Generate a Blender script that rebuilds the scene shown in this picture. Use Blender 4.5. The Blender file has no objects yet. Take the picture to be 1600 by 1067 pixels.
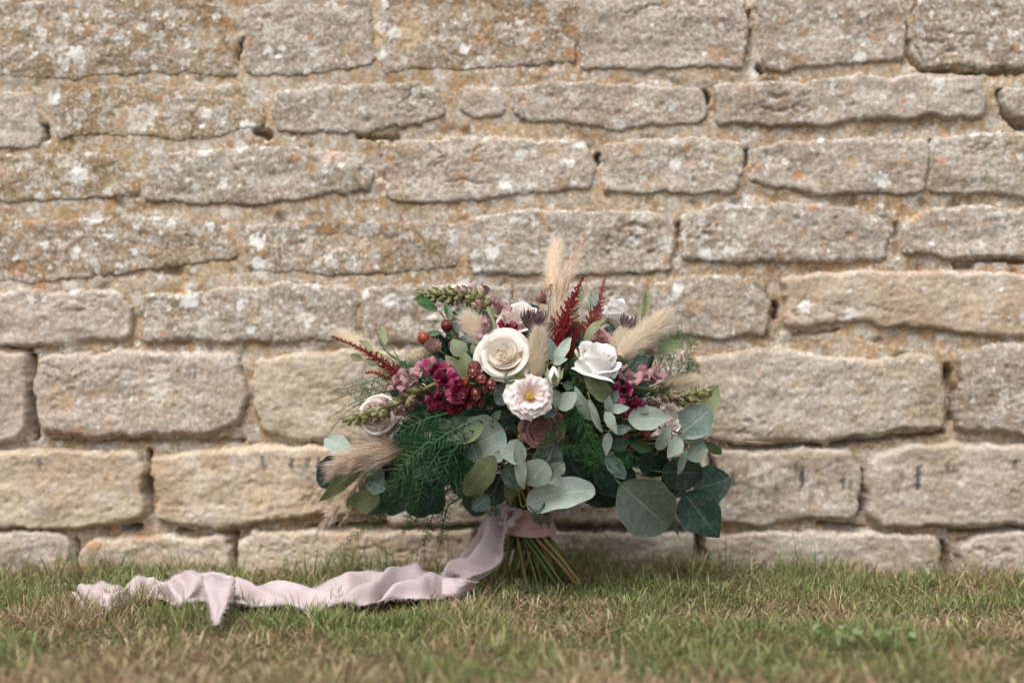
import bpy, math, random
import numpy as np
from mathutils import Vector, Matrix

random.seed(7)
RNG = np.random.default_rng(7)
scene = bpy.context.scene
COL = scene.collection

# ---------------------------------------------------------------- camera, sky, sun, exposure
CAM_Z = 0.33
FPX = 1600 * 50 / 36.0            # focal length in photograph pixels
WALL = 2.05                       # distance of the wall face

cam_data = bpy.data.cameras.new('camera')
cam = bpy.data.objects.new('camera', cam_data)
COL.objects.link(cam)
cam.location = (0, 0, CAM_Z)
cam.rotation_euler = (math.radians(90), 0, 0)
cam_data.lens = 50
cam_data.sensor_width = 36
cam_data.clip_start = 0.02
cam_data.clip_end = 500
cam_data.dof.use_dof = True
cam_data.dof.focus_distance = 1.785
cam_data.dof.aperture_fstop = 2.1
scene.camera = cam

SUN_EL, SUN_AZ = math.radians(60), math.radians(208)      # azimuth clockwise from +Y
world = bpy.data.worlds.new('World')
scene.world = world
world.use_nodes = True
wn = world.node_tree
wn.nodes.clear()
sky = wn.nodes.new('ShaderNodeTexSky')
sky.sky_type = 'NISHITA'
sky.sun_disc = False
sky.sun_elevation = SUN_EL
sky.sun_rotation = SUN_AZ
sky.air_density = 1.0
sky.dust_density = 4.0
hs = wn.nodes.new('ShaderNodeHueSaturation')
hs.inputs['Saturation'].default_value = 0.22               # overcast: nearly white
bg = wn.nodes.new('ShaderNodeBackground')
bg.inputs['Strength'].default_value = 0.13
wo = wn.nodes.new('ShaderNodeOutputWorld')
wn.links.new(sky.outputs[0], hs.inputs['Color'])
wn.links.new(hs.outputs[0], bg.inputs['Color'])
wn.links.new(bg.outputs[0], wo.inputs['Surface'])

sun_data = bpy.data.lights.new('sun', 'SUN')
sun_data.energy = 1.4
sun_data.angle = math.radians(40)
sun_data.color = (1.0, 0.975, 0.94)
sun = bpy.data.objects.new('sun', sun_data)
COL.objects.link(sun)
sd = Vector((math.sin(SUN_AZ) * math.cos(SUN_EL), math.cos(SUN_AZ) * math.cos(SUN_EL), math.sin(SUN_EL)))
sun.rotation_euler = sd.to_track_quat('Z', 'Y').to_euler()
sun.location = (-1, -1, 3)

scene.view_settings.view_transform = 'Standard'
scene.view_settings.look = 'None'
scene.view_settings.gamma = 1.0
scene.view_settings.use_curve_mapping = False
scene.view_settings.exposure = 0.80
scene.render.engine = 'CYCLES'
scene.cycles.use_denoising = True
scene.cycles.max_bounces = 5
scene.cycles.diffuse_bounces = 3
scene.cycles.glossy_bounces = 2
scene.cycles.transparent_max_bounces = 8

# ---------------------------------------------------------------- helpers
def P(u, v, d):
    """photograph pixel at distance d (metres along the view axis) -> world point"""
    return np.array([(u - 800.0) / FPX * d, d, CAM_Z - (v - 533.5) / FPX * d])

WM = {}
def link(o, parent=None, mat=None):
    """link o; mat is its world matrix"""
    COL.objects.link(o)
    m = mat if mat is not None else Matrix.Identity(4)
    if parent is not None:
        o.parent = parent
        o.matrix_parent_inverse = WM[parent.name].inverted()
    o.matrix_basis = m
    WM[o.name] = m
    return o

def empty(name, loc):
    o = bpy.data.objects.new(name, None)
    o.empty_display_size = 0.05
    return link(o, None, Matrix.Translation(Vector(loc)))

def tag(o, label=None, category=None, group=None, kind=None):
    for k, v in (('label', label), ('category', category), ('group', group), ('kind', kind)):
        if v:
            o[k] = v
    return o

def make_mesh(name, parts, mats, smooth=True):
    """parts: list of dicts V (n,3), F (m,3|4), optional uv (n,2), col (n,4), mi (material index)"""
    off = 0
    Vs, loops, starts, totals, uvs, cols, mis = [], [], [], [], [], [], []
    lstart = 0
    for p in parts:
        V = np.asarray(p['V'], dtype=np.float32)
        F = np.asarray(p['F'], dtype=np.int32)
        if len(F) == 0:
            continue
        k = F.shape[1]
        Vs.append(V)
        loops.append((F + off).ravel())
        starts.append(lstart + np.arange(len(F)) * k)
        totals.append(np.full(len(F), k))
        mis.append(np.full(len(F), p.get('mi', 0)))
        lstart += F.size
        uvs.append(np.asarray(p['uv'], dtype=np.float32) if p.get('uv') is not None else np.zeros((len(V), 2), np.float32))
        cols.append(np.asarray(p['col'], dtype=np.float32) if p.get('col') is not None else np.zeros((len(V), 4), np.float32))
        off += len(V)
    V = np.concatenate(Vs); L = np.concatenate(loops).astype(np.int32)
    S = np.concatenate(starts).astype(np.int32); T = np.concatenate(totals).astype(np.int32)
    me = bpy.data.meshes.new(name)
    me.vertices.add(len(V)); me.vertices.foreach_set('co', V.ravel())
    me.loops.add(len(L)); me.loops.foreach_set('vertex_index', L)
    me.polygons.add(len(S)); me.polygons.foreach_set('loop_start', S); me.polygons.foreach_set('loop_total', T)
    me.polygons.foreach_set('use_smooth', np.full(len(S), smooth, dtype=bool))
    me.polygons.foreach_set('material_index', np.concatenate(mis).astype(np.int32))
    if any(p.get('uv') is not None for p in parts):
        uvl = me.uv_layers.new(name='UVMap')
        uvl.data.foreach_set('uv', np.concatenate(uvs)[L].ravel())
    if any(p.get('col') is not None for p in parts):
        at = me.attributes.new('tone', 'FLOAT_COLOR', 'POINT')
        at.data.foreach_set('color', np.concatenate(cols).ravel())
    for m in (mats if isinstance(mats, (list, tuple)) else [mats]):
        me.materials.append(m)
    me.update(calc_edges=True)
    return me

def mesh_obj(name, parts, mats, parent=None, mat=None, smooth=True):
    if isinstance(parts, dict):
        parts = [parts]
    return link(bpy.data.objects.new(name, make_mesh(name, parts, mats, smooth)), parent, mat)

def grid_faces(nu, nv, wrap=False):
    """vertex index = i*nv + j, i<nu, j<nv ; wrap closes j"""
    i = np.arange(nu - 1)[:, None]
    j = np.arange(nv if wrap else nv - 1)[None, :]
    j2 = (j + 1) % nv
    return np.stack([i * nv + j, (i + 1) * nv + j, (i + 1) * nv + j2, i * nv + j2], -1).reshape(-1, 4)

def norm(a):
    a = np.asarray(a, float)
    return a / max(np.linalg.norm(a), 1e-12)

def frame_of(axis, hint=(0.13, 0.31, 0.94)):
    a = norm(axis)
    h = np.asarray(hint, float)
    if abs(a @ norm(h)) > 0.97:
        h = np.array([1.0, 0.2, 0.1])
    s = norm(np.cross(h, a))
    return a, s, np.cross(a, s)

def mat_axis(loc, axis, scale=1.0, spin=0.0):
    """world matrix whose local Z is the axis"""
    a, s, t = frame_of(axis)
    M = Matrix(((s[0], t[0], a[0], 0), (s[1], t[1], a[1], 0), (s[2], t[2], a[2], 0), (0, 0, 0, 1)))
    sc = scale if isinstance(scale, (tuple, list)) else (scale,) * 3
    return Matrix.Translation(Vector(loc)) @ M @ Matrix.Rotation(spin, 4, 'Z') @ Matrix.Diagonal(Vector((*sc, 1)))

def catmull(pts, n):
    pts = np.asarray(pts, float)
    p = np.vstack([2 * pts[0] - pts[1], pts, 2 * pts[-1] - pts[-2]])
    out = []
    for i in range(len(pts) - 1):
        a, b, c, d = p[i], p[i + 1], p[i + 2], p[i + 3]
        for t in np.linspace(0, 1, n, endpoint=False):
            out.append(0.5 * (2 * b + (c - a) * t + (2 * a - 5 * b + 4 * c - d) * t * t + (3 * b - a - 3 * c + d) * t ** 3))
    out.append(pts[-1])
    return np.array(out)

def tube(pts, radii, n=6, tone=None):
    pts = np.asarray(pts, float)
    m = len(pts)
    radii = np.broadcast_to(np.asarray(radii, float), (m,)) if np.ndim(radii) else np.full(m, radii)
    tang = np.gradient(pts, axis=0)
    a, s, t = frame_of(tang[0])
    V = []
    for i in range(m):
        a = norm(tang[i]); s = norm(s - a * (s @ a)); t = np.cross(a, s)
        ang = np.arange(n) * 2 * math.pi / n
        V.append(pts[i] + radii[i] * (np.cos(ang)[:, None] * s + np.sin(ang)[:, None] * t))
    V.append(pts[-1:] + 0); V.append(pts[:1] + 0)
    V = np.vstack(V)
    F = grid_faces(m, n, True)
    k = np.arange(n)
    c1 = np.stack([(m - 1) * n + k, (m - 1) * n + (k + 1) % n, np.full(n, m * n), np.full(n, m * n)], -1)[:, :3]
    c0 = np.stack([(k + 1) % n, k, np.full(n, m * n + 1)], -1)
    uv = np.zeros((len(V), 2)); uv[:m * n, 1] = np.repeat(np.linspace(0, 1, m), n); uv[:m * n, 0] = np.tile(k / n, m)
    out = [dict(V=V, F=F, uv=uv), dict(V=V, F=np.vstack([c1, c0]), uv=uv)]
    if tone is not None:
        for o in out:
            o['col'] = np.tile(np.array([*tone, 1.0]), (len(V), 1))
    return out

# ---- gradient noise on arrays
_perm = np.random.default_rng(3).permutation(512)
_perm = np.concatenate([_perm, _perm])
_gr = np.stack([np.cos(np.arange(64) * 2 * math.pi / 64), np.sin(np.arange(64) * 2 * math.pi / 64)], -1)
def pnoise(x, y, seed=0):
    x = np.asarray(x, float) + seed * 17.31; y = np.asarray(y, float) + seed * 7.77
    xi = np.floor(x).astype(int); yi = np.floor(y).astype(int)
    xf = x - xi; yf = y - yi
    def g(ix, iy, dx, dy):
        h = _perm[(_perm[ix & 511] + iy) & 511] & 63
        return _gr[h, 0] * dx + _gr[h, 1] * dy
    u = xf ** 3 * (xf * (xf * 6 - 15) + 10); v = yf ** 3 * (yf * (yf * 6 - 15) + 10)
    a = g(xi, yi, xf, yf); b = g(xi + 1, yi, xf - 1, yf)
    c = g(xi, yi + 1, xf, yf - 1); d = g(xi + 1, yi + 1, xf - 1, yf - 1)
    return (a + (b - a) * u + (c - a) * v + (a - b - c + d) * u * v) * 1.5
def fbm(x, y, octv=4, seed=0, gain=0.5):
    s = 0; amp = 1
    for o in range(octv):
        s = s + amp * pnoise(x * 2 ** o, y * 2 ** o, seed + o * 3)
        amp *= gain
    return s

# ---- material helpers
class NT:
    def __init__(self, name):
        self.m = bpy.data.materials.new(name)
        self.m.use_nodes = True
        self.t = self.m.node_tree
        self.t.nodes.clear()
    def n(self, kind, **kw):
        nd = self.t.nodes.new('ShaderNode' + kind)
        for k, v in kw.items():
            setattr(nd, k, v)
        return nd
    def l(self, a, b):
        self.t.links.new(a, b)
    def val(self, sock, v):
        if hasattr(v, 'default_value') or hasattr(v, 'is_linked'):
            self.l(v, sock)
        else:
            sock.default_value = v
    def mix(self, f, a, b, mode='MIX'):
        nd = self.n('Mix', data_type='RGBA', blend_type=mode)
        nd.clamp_factor = True
        self.val(nd.inputs[0], f)
        for s, v in ((nd.inputs[6], a), (nd.inputs[7], b)):
            self.val(s, (*v, 1.0) if isinstance(v, tuple) and len(v) == 3 else v)
        return nd.outputs[2]
    def math(self, op, a, b=0.0, c=None):
        nd = self.n('Math', operation=op)
        self.val(nd.inputs[0], a); self.val(nd.inputs[1], b)
        if c is not None:
            self.val(nd.inputs[2], c)
        return nd.outputs[0]
    def ramp(self, x, a, b, lo=0.0, hi=1.0):
        nd = self.n('MapRange', interpolation_type='SMOOTHSTEP')
        self.val(nd.inputs[0], x)
        nd.inputs[1].default_value = a; nd.inputs[2].default_value = b
        nd.inputs[3].default_value = lo; nd.inputs[4].default_value = hi
        return nd.outputs[0]
    def noise(self, vec, scale, detail=4, rough=0.55, dist=0.0):
        nd = self.n('TexNoise')
        if vec is not None:
            self.l(vec, nd.inputs['Vector'])
        nd.inputs['Scale'].default_value = scale; nd.inputs['Detail'].default_value = detail
        nd.inputs['Roughness'].default_value = rough; nd.inputs['Distortion'].default_value = dist
        return nd.outputs[0]
    def voro(self, vec, scale, feature='F1', rnd=1.0):
        nd = self.n('TexVoronoi', feature=feature)
        self.l(vec, nd.inputs['Vector'])
        nd.inputs['Scale'].default_value = scale
        nd.inputs['Randomness'].default_value = rnd
        return nd
    def bump(self, h, strength, dist, normal=None):
        nd = self.n('Bump')
        nd.inputs['Strength'].default_value = strength; nd.inputs['Distance'].default_value = dist
        self.l(h, nd.inputs['Height'])
        if normal is not None:
            self.l(normal, nd.inputs['Normal'])
        return nd.outputs[0]
    def out(self, color, rough=0.8, normal=None, transl=0.0, tcol=None, spec=0.3, sheen=0.0):
        b = self.n('BsdfPrincipled')
        self.val(b.inputs['Base Color'], (*color, 1.0) if isinstance(color, tuple) and len(color) == 3 else color)
        self.val(b.inputs['Roughness'], rough)
        b.inputs['Specular IOR Level'].default_value = spec
        b.inputs['Sheen Weight'].default_value = sheen
        if normal is not None:
            self.l(normal, b.inputs['Normal'])
        o = self.n('OutputMaterial')
        if transl > 0:
            tr = self.n('BsdfTranslucent')
            c = tcol if tcol is not None else color
            self.val(tr.inputs['Color'], (*c, 1.0) if isinstance(c, tuple) and len(c) == 3 else c)
            mx = self.n('MixShader'); mx.inputs[0].default_value = transl
            self.l(b.outputs[0], mx.inputs[1]); self.l(tr.outputs[0], mx.inputs[2])
            self.l(mx.outputs[0], o.inputs[0])
        else:
            self.l(b.outputs[0], o.inputs[0])
        return self.m
# ---------------------------------------------------------------- the stone wall
def stone_material(name, mortar=False):
    k = NT(name)
    tc = k.n('TexCoord').outputs['Object']
    oi = k.n('ObjectInfo')
    at = k.n('Attribute', attribute_name='tone')
    big = k.noise(tc, 9, 3, 0.6)
    mid = k.noise(tc, 42, 5, 0.7)
    fine = k.noise(tc, 190, 3, 0.7)
    grit = k.noise(tc, 620, 1, 0.7)
    patch = k.ramp(k.noise(tc, 11, 2), 0.36, 0.52, 0.15, 1.0)
    frag = k.ramp(fine, 0.34, 0.5, 0.35, 1.0)
    mp = k.n('Mapping'); k.l(tc, mp.inputs[0]); mp.inputs['Scale'].default_value = (1, 1, 3.2)
    strata = k.noise(mp.outputs[0], 26, 4, 0.65, 0.4)
    if mortar:
        base = k.mix(k.ramp(mid, 0.35, 0.65), (0.53, 0.39, 0.25), (0.53, 0.44, 0.34))
        amount = 0.8
    else:
        base = oi.outputs['Color']
        amount = oi.outputs['Alpha']
    c = k.mix(k.ramp(big, 0.36, 0.66), base, k.mix(1.0, base, (0.80, 0.74, 0.66), 'MULTIPLY'))
    c = k.mix(k.math('MULTIPLY', k.ramp(strata, 0.46, 0.64), 0.55), c, k.mix(1.0, c, (0.74, 0.70, 0.66), 'MULTIPLY'))
    # warm sand where the crust has worn off
    warm = k.ramp(k.noise(tc, 17, 3, 0.62), 0.56, 0.70)
    c = k.mix(k.math('MULTIPLY', warm, 0.38), c, (0.58, 0.435, 0.28))
    # grey crustose lichen
    grey = k.ramp(mid, 0.47, 0.60)
    c = k.mix(k.math('MULTIPLY', k.math('MULTIPLY', grey, amount), 0.85), c, (0.53, 0.50, 0.47))
    blot = k.ramp(k.noise(tc, 24, 3, 0.5, 0.6), 0.5, 0.68)
    c = k.mix(k.math('MULTIPLY', blot, 0.45), c, (0.61, 0.565, 0.52))
    shade = k.ramp(k.noise(mp.outputs[0], 13, 4, 0.6, 0.8), 0.52, 0.7)
    c = k.mix(k.math('MULTIPLY', shade, 0.5), c, k.mix(1.0, c, (0.70, 0.66, 0.62), 'MULTIPLY'))
    # pale flecks
    wv = k.n('VectorMath', operation='ADD')
    nz = k.n('TexNoise'); k.l(tc, nz.inputs['Vector']); nz.inputs['Scale'].default_value = 60; nz.inputs['Detail'].default_value = 3
    sc = k.n('VectorMath', operation='SCALE'); k.l(nz.outputs['Color'], sc.inputs[0]); sc.inputs['Scale'].default_value = 0.018
    k.l(tc, wv.inputs[0]); k.l(sc.outputs[0], wv.inputs[1])
    warp = wv.outputs[0]
    def flecks(scale, radius, chance, strength, colour, c, ring=False):
        v = k.voro(warp, scale)
        sep = k.n('SeparateColor'); k.l(v.outputs['Color'], sep.inputs[0])
        pick = k.math('GREATER_THAN', sep.outputs[0], 1 - chance)
        size = k.math('MULTIPLY_ADD', sep.outputs[1], 0.6, 0.5)
        d = k.math('DIVIDE', v.outputs['Distance'], size)
        m = k.ramp(d, radius, radius * 0.72)
        if ring:
            m = k.math('MULTIPLY', m, k.ramp(d, radius * 0.25, radius * 0.75, 0.25, 1.0))
        m = k.math('MULTIPLY', k.math('MULTIPLY', m, pick), strength)
        m = k.math('MULTIPLY', m, patch)
        m = k.math('MULTIPLY', m, frag)
        return k.mix(k.math('MULTIPLY', m, amount), c, colour)
    c = flecks(70, 0.46, 0.38, 0.9, (0.70, 0.68, 0.65), c)
    c = flecks(125, 0.44, 0.34, 0.9, (0.66, 0.65, 0.63), c)
    c = flecks(38, 0.40, 0.30, 0.75, (0.66, 0.61, 0.55), c, True)
    c = flecks(30, 0.30, 0.22, 0.65, (0.50, 0.245, 0.10), c)
    c = flecks(75, 0.34, 0.16, 0.7, (0.46, 0.22, 0.09), c)
    # dark pits and algae
    dark = k.ramp(k.noise(tc, 70, 4, 0.7), 0.66, 0.74)
    c = k.mix(k.math('MULTIPLY', dark, 0.7), c, (0.11, 0.09, 0.07))
    c = k.mix(k.ramp(fine, 0.36, 0.66, 0.0, 0.9), k.mix(k.math('MULTIPLY_ADD', amount, 0.75, 0.25), c, (0.58, 0.54, 0.49), 'MULTIPLY'), k.mix(1.0, c, (1.10, 1.10, 1.10), 'MULTIPLY'))
    c = k.mix(k.math('MULTIPLY', at.outputs['Alpha'], k.ramp(fine, 0.30, 0.46, 0.72, 1.0)), c, at.outputs['Color'])
    c = k.mix(k.ramp(grit, 0.36, 0.64), k.mix(1.0, c, (0.88, 0.87, 0.85), 'MULTIPLY'), k.mix(1.0, c, (1.09, 1.09, 1.09), 'MULTIPLY'))
    hgt = k.math('ADD', k.math('MULTIPLY', fine, 0.6), k.math('ADD', k.math('MULTIPLY', grit, 0.25), k.math('MULTIPLY', mid, 0.4)))
    nb = k.bump(hgt, 0.42, 0.0022)
    return k.out(c, 0.92, nb, spec=0.15)

M_STONE = stone_material('limestone')
M_MORTAR = stone_material('lime_mortar', True)

def wpx(x, z):
    """world x,z on the wall -> photograph pixels"""
    return 800 + x * FPX / WALL, 533.5 - (z - CAM_Z) * FPX / WALL
def wxz(u, v):
    return (u - 800) * WALL / FPX, CAM_Z - (v - 533.5) * WALL / FPX
MM = WALL / FPX                    # metres per photograph pixel on the wall

TINT = dict(grey=(0.475, 0.42, 0.365), pale=(0.515, 0.445, 0.378), tan=(0.555, 0.462, 0.36), brown=(0.42, 0.335, 0.24), dim=(0.425, 0.37, 0.315))
# corners in photograph pixels (clockwise), how proud (mm), edge softness (mm), tint, lichen amount
STONES = [
 ([(-70,6),(250,-6),(346,4),(358,60),(374,119),(240,114),(120,124),(-70,120)], 7, 16, 'brown', 1.0),
 ([(378,16),(450,-6),(578,-8),(584,104),(480,118),(388,120)], 7, 15, 'grey', .9),
 ([(592,-8),(742,-10),(900,-6),(902,98),(790,104),(700,110),(594,112)], 8, 14, 'brown', .9),
 ([(908,-8),(1050,-10),(1164,-4),(1170,50),(1166,104),(1060,110),(908,108)], 12, 15, 'grey', .8),
 ([(1184,-6),(1300,-10),(1408,-6),(1416,60),(1414,94),(1300,104),(1220,112),(1192,106),(1184,40)], 14, 15, 'grey', .7),
 ([(1430,-4),(1560,-8),(1690,-6),(1690,108),(1450,106),(1428,76)], 13, 14, 'dim', 1.0),
 ([(-80,148),(58,144),(66,205),(66,230),(-80,236)], 9, 12, 'grey', .6),
 ([(82,142),(180,132),(400,136),(414,180),(412,200),(370,206),(310,222),(170,212),(88,216)], 9, 14, 'brown', 1.0),
 ([(424,140),(540,132),(650,128),(694,150),(702,184),(640,196),(570,210),(430,206)], 13, 16, 'grey', .8),
 ([(722,136),(788,140),(788,184),(748,188),(714,172)], 13, 14, 'pale', .5),
 ([(796,134),(890,126),(1000,136),(1100,138),(1106,180),(1090,196),(960,204),(796,184)], 13, 16, 'grey', .75),
 ([(1112,132),(1250,128),(1330,118),(1530,120),(1542,160),(1538,186),(1340,184),(1280,198),(1120,196)], 22, 15, 'grey', .6),
 ([(1566,140),(1700,128),(1700,194),(1584,190),(1564,160)], 16, 14, 'dim', .9),
 ([(-80,244),(90,236),(190,236),(216,290),(218,306),(130,314),(-80,320)], 12, 14, 'brown', 1.0),
 ([(230,238),(420,230),(576,240),(584,280),(578,298),(400,322),(228,316)], 13, 15, 'grey', 1.0),
 ([(590,222),(760,214),(918,220),(930,262),(924,296),(800,306),(700,318),(606,314)], 14, 15, 'pale', .75),
 ([(940,222),(1060,216),(1158,220),(1164,262),(1154,302),(1040,304),(942,302)], 14, 14, 'pale', .8),
 ([(1176,226),(1290,216),(1450,218),(1452,262),(1440,304),(1260,304),(1170,286)], 15, 13, 'grey', .65),
 ([(1458,214),(1580,206),(1720,208),(1720,306),(1580,308),(1446,304)], 15, 13, 'grey', .8),
 ([(-80,350),(140,342),(300,338),(370,356),(372,404),(280,418),(190,426),(80,440),(-80,442)], 9, 16, 'brown', 1.0),
 ([(382,352),(560,344),(712,346),(718,420),(560,430),(384,424)], 8, 16, 'brown', 1.0),
 ([(728,340),(800,328),(940,330),(1040,336),(1054,380),(1046,424),(900,434),(734,430)], 12, 17, 'grey', .9),
 ([(1064,336),(1140,318),(1300,320),(1376,336),(1394,370),(1386,404),(1290,412),(1066,410)], 13, 17, 'grey', .75),
 ([(1410,346),(1470,322),(1600,326),(1720,330),(1720,404),(1500,404),(1408,398)], 16, 13, 'grey', .8),
 ([(-80,460),(60,452),(190,454),(208,480),(210,530),(100,538),(-80,542)], 14, 15, 'pale', .5),
 ([(220,462),(330,452),(470,440),(556,450),(560,530),(380,536),(222,532)], 9, 17, 'grey', 1.0),
 ([(566,448),(700,444),(800,446),(800,540),(568,536)], 9, 16, 'grey', 1.0),
 ([(806,446),(900,440),(1008,440),(1010,536),(806,540)], 9, 16, 'grey', .9),
 ([(1016,438),(1110,430),(1192,434),(1204,480),(1198,522),(1130,532),(1018,524)], 13, 15, 'grey', .75),
 ([(1222,432),(1330,424),(1500,424),(1720,428),(1720,540),(1600,530),(1440,512),(1330,504),(1224,512)], 17, 16, 'tan', .22),
 ([(-80,550),(40,552),(49,590),(48,660),(40,690),(-80,698)], 20, 13, 'pale', .25),
 ([(60,556),(200,548),(372,552),(386,600),(384,662),(330,676),(140,684),(66,676),(54,620)], 19, 14, 'pale', .65),
 ([(398,562),(500,548),(640,546),(642,690),(480,690),(412,676),(396,630)], 15, 14, 'tan', .35),
 ([(650,548),(856,548),(856,690),(650,690)], 15, 14, 'pale', .5),
 ([(864,548),(1078,546),(1080,690),(864,690)], 15, 14, 'pale', .5),
 ([(1086,560),(1200,544),(1330,560),(1462,556),(1478,610),(1474,668),(1380,676),(1290,690),(1160,692),(1086,684)], 19, 15, 'grey', .5),
 ([(1500,548),(1600,532),(1720,530),(1720,680),(1560,678),(1494,668)], 19, 14, 'dim', .6),
 ([(-80,706),(100,700),(218,706),(230,740),(230,800),(206,818),(80,828),(-80,820)], 24, 14, 'tan', .15),
 ([(236,712),(340,698),(480,694),(600,700),(600,800),(470,806),(380,826),(320,826),(246,812)], 24, 15, 'tan', .18),
 ([(608,700),(850,698),(850,818),(610,822)], 20, 14, 'pale', .3),
 ([(858,698),(1106,698),(1108,820),(858,818)], 20, 14, 'dim', .3),
 ([(1114,704),(1240,700),(1330,702),(1344,740),(1340,806),(1280,812),(1180,822),(1116,818)], 22, 14, 'dim', .45),
 ([(1360,712),(1420,694),(1560,692),(1720,698),(1720,822),(1500,820),(1380,826),(1350,800)], 23, 15, 'pale', .3),
 ([(-80,830),(60,826),(112,836),(118,880),(110,960),(-80,960)], 22, 13, 'pale', .4),
 ([(124,866),(150,838),(250,834),(300,838),(350,830),(366,850),(364,960),(124,960)], 22, 13, 'tan', .3),
 ([(372,846),(400,826),(560,828),(742,824),(744,960),(374,960)], 22, 14, 'tan', .25),
 ([(752,832),(900,826),(1078,830),(1086,850),(1084,960),(752,960)], 22, 13, 'dim', .35),
 ([(1102,836),(1200,826),(1460,834),(1470,850),(1462,890),(1460,960),(1104,960)], 22, 13, 'grey', .35),
 ([(1494,850),(1530,832),(1720,826),(1720,960),(1496,960)], 22, 13, 'grey', .4),
]
def filler_row(x0, x1, y0, y1, rnd):
    x = x0
    out = []
    while x < x1 - 60:
        w = rnd.uniform(180, 400)
        if x1 - (x + w) < 160:
            w = x1 - x
        j = lambda a: rnd.uniform(-a, a)
        out.append(([(x + 6 + j(3), y0 + j(5)), (x + w / 2, y0 - 3 + j(5)), (x + w - 6 + j(3), y0 + j(5)), (x + w - 6 + j(4), y1 + j(5)), (x + w / 2, y1 + j(6)), (x + 6 + j(4), y1 + j(5))],
                    rnd.uniform(10, 20), 14, rnd.choice(['grey', 'pale', 'brown', 'dim', 'tan', 'grey']), rnd.uniform(.4, 1)))
        x += w
    return out
_r = random.Random(5)
FAR = []
for y0, y1 in ((-352, -248), (-238, -134), (-124, -20)):
    FAR += filler_row(-1500, 3100, y0, y1, _r)
for y0, y1 in ((0, 112), (128, 200), (212, 312), (328, 424), (440, 530), (552, 684), (702, 820), (832, 958)):
    FAR += filler_row(-1500, -88, y0, y1, _r)
    FAR += filler_row(1730, 3100, y0, y1, _r)

# spots with a shape of their own: u, v, rx, ry, colour, strength, ring
W_, O_, G_, K_ = (0.76, 0.75, 0.73), (0.44, 0.215, 0.095), (0.64, 0.60, 0.545), (0.07, 0.07, 0.075)
SPOTS = [(725,78,9,8,W_,.95,0),(402,378,13,12,W_,.95,0),(404,412,12,11,W_,.9,0),(438,376,12,11,G_,.6,1),(410,396,10,8,O_,.5,0),(222,182,23,22,G_,.85,1),(127,180,11,10,G_,.8,1),
 (122,268,10,9,W_,.8,0),(100,252,16,12,G_,.7,1),(64,305,7,7,W_,.7,0),(890,256,9,8,W_,.8,0),(904,228,11,5,W_,.8,0),(740,250,11,10,O_,.6,0),(724,280,8,9,O_,.5,0),(875,287,7,5,O_,.6,0),
 (1247,273,8,8,O_,.9,0),(1289,286,9,11,(0.3,0.2,0.12),.7,1),(1226,254,6,6,W_,.9,0),(1330,256,8,9,(0.5,0.33,0.16),.6,0),(1414,252,7,6,O_,.5,0),(1410,158,4,4,O_,.8,0),(1422,152,7,5,W_,.7,0),
 (1120,84,16,10,O_,.45,0),(1250,95,18,8,O_,.45,0),(1282,33,4,4,W_,.9,0),(836,60,16,10,O_,.5,0),(832,58,24,17,G_,.6,1),(485,60,6,6,O_,.8,0),(442,76,6,5,W_,.9,0),(436,88,5,5,W_,.9,0),(430,52,12,10,G_,.6,1),
 (15,60,16,15,(0.42,0.30,0.18),.6,1),(70,35,12,8,(0.46,0.3,0.2),.5,0),(120,85,18,14,W_,.7,0),(222,42,10,9,W_,.6,0),(286,456,10,6,O_,.7,0),(290,475,9,7,W_,.8,0),(377,478,6,9,W_,.8,0),(328,508,22,18,G_,.6,1),
 (252,604,16,24,G_,.85,1),(105,632,14,9,O_,.4,0),(160,610,26,10,(0.5,0.31,0.18),.45,0),(125,668,14,6,O_,.55,0),(1255,365,6,6,O_,.6,0),(1300,363,5,4,O_,.6,0),(1330,370,8,9,O_,.5,0),(1380,362,6,4,O_,.5,0),
 (1268,326,10,6,O_,.7,0),(1290,416,14,5,O_,.7,0),(1090,478,18,12,(0.5,0.33,0.2),.4,0),(1095,348,7,6,W_,.7,0),(1140,392,14,9,W_,.6,0),(640,50,26,30,(0.58,0.45,0.28),.5,0),(592,50,9,34,(0.60,0.46,0.25),.6,0),
 (695,198,7,7,O_,.7,0),(730,202,30,7,O_,.45,0),(1072,232,7,10,O_,.6,0),(995,235,9,8,O_,.6,0),(1565,615,8,8,G_,.8,1),(1558,632,7,7,G_,.8,1),(172,742,3,5,O_,.9,0),(66,722,3,10,K_,.7,0),(52,744,6,3,K_,.45,0),
 (135,748,8,3,K_,.3,0),(75,795,26,10,(0.24,0.19,0.14),.45,0),(240,767,5,4,O_,.6,0),(218,764,7,6,O_,.6,0),(150,850,14,10,O_,.6,0),(230,838,26,4,O_,.5,0),(1596,660,9,4,K_,.8,0)]
for (u, v, ry, s) in ((413,719,7,.6),(458,722,8,.7),(483,724,6,.5),(500,722,9,.6),(527,720,8,.8),(1142,748,9,.8),(1250,744,12,.8),(1187,745,7,.5),(1200,742,6,.4),(1313,750,9,.7),(1326,756,8,.5),(1240,728,6,.5),(1430,745,20,.8),(1405,742,8,.4),
                      (1390,755,6,.4),(1476,728,7,.6),(1486,732,6,.5),(1580,726,7,.6),(1168,760,14,.35),(1210,768,16,.35),(1265,770,14,.35),(1290,768,12,.3),(1325,775,10,.3)):
    SPOTS.append((u, v, 4.2, ry * 1.15, K_, min(.95, s * 1.15), 0))
for (u, v, rx, ry, s) in ((1180,800,50,7,.4),(1240,803,24,5,.4),(900,862,50,10,.5),(980,850,45,9,.5),(1010,872,36,8,.4),(560,860,60,8,.25),(700,850,30,9,.35),(500,350,22,12,.35),(455,378,30,16,.35),(96,182,14,7,.4),(150,126,14,5,.6),(20,132,20,6,.6),(470,120,14,8,.55)):
    SPOTS.append((u, v, rx, ry, (0.16, 0.135, 0.115), s, 0))

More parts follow.
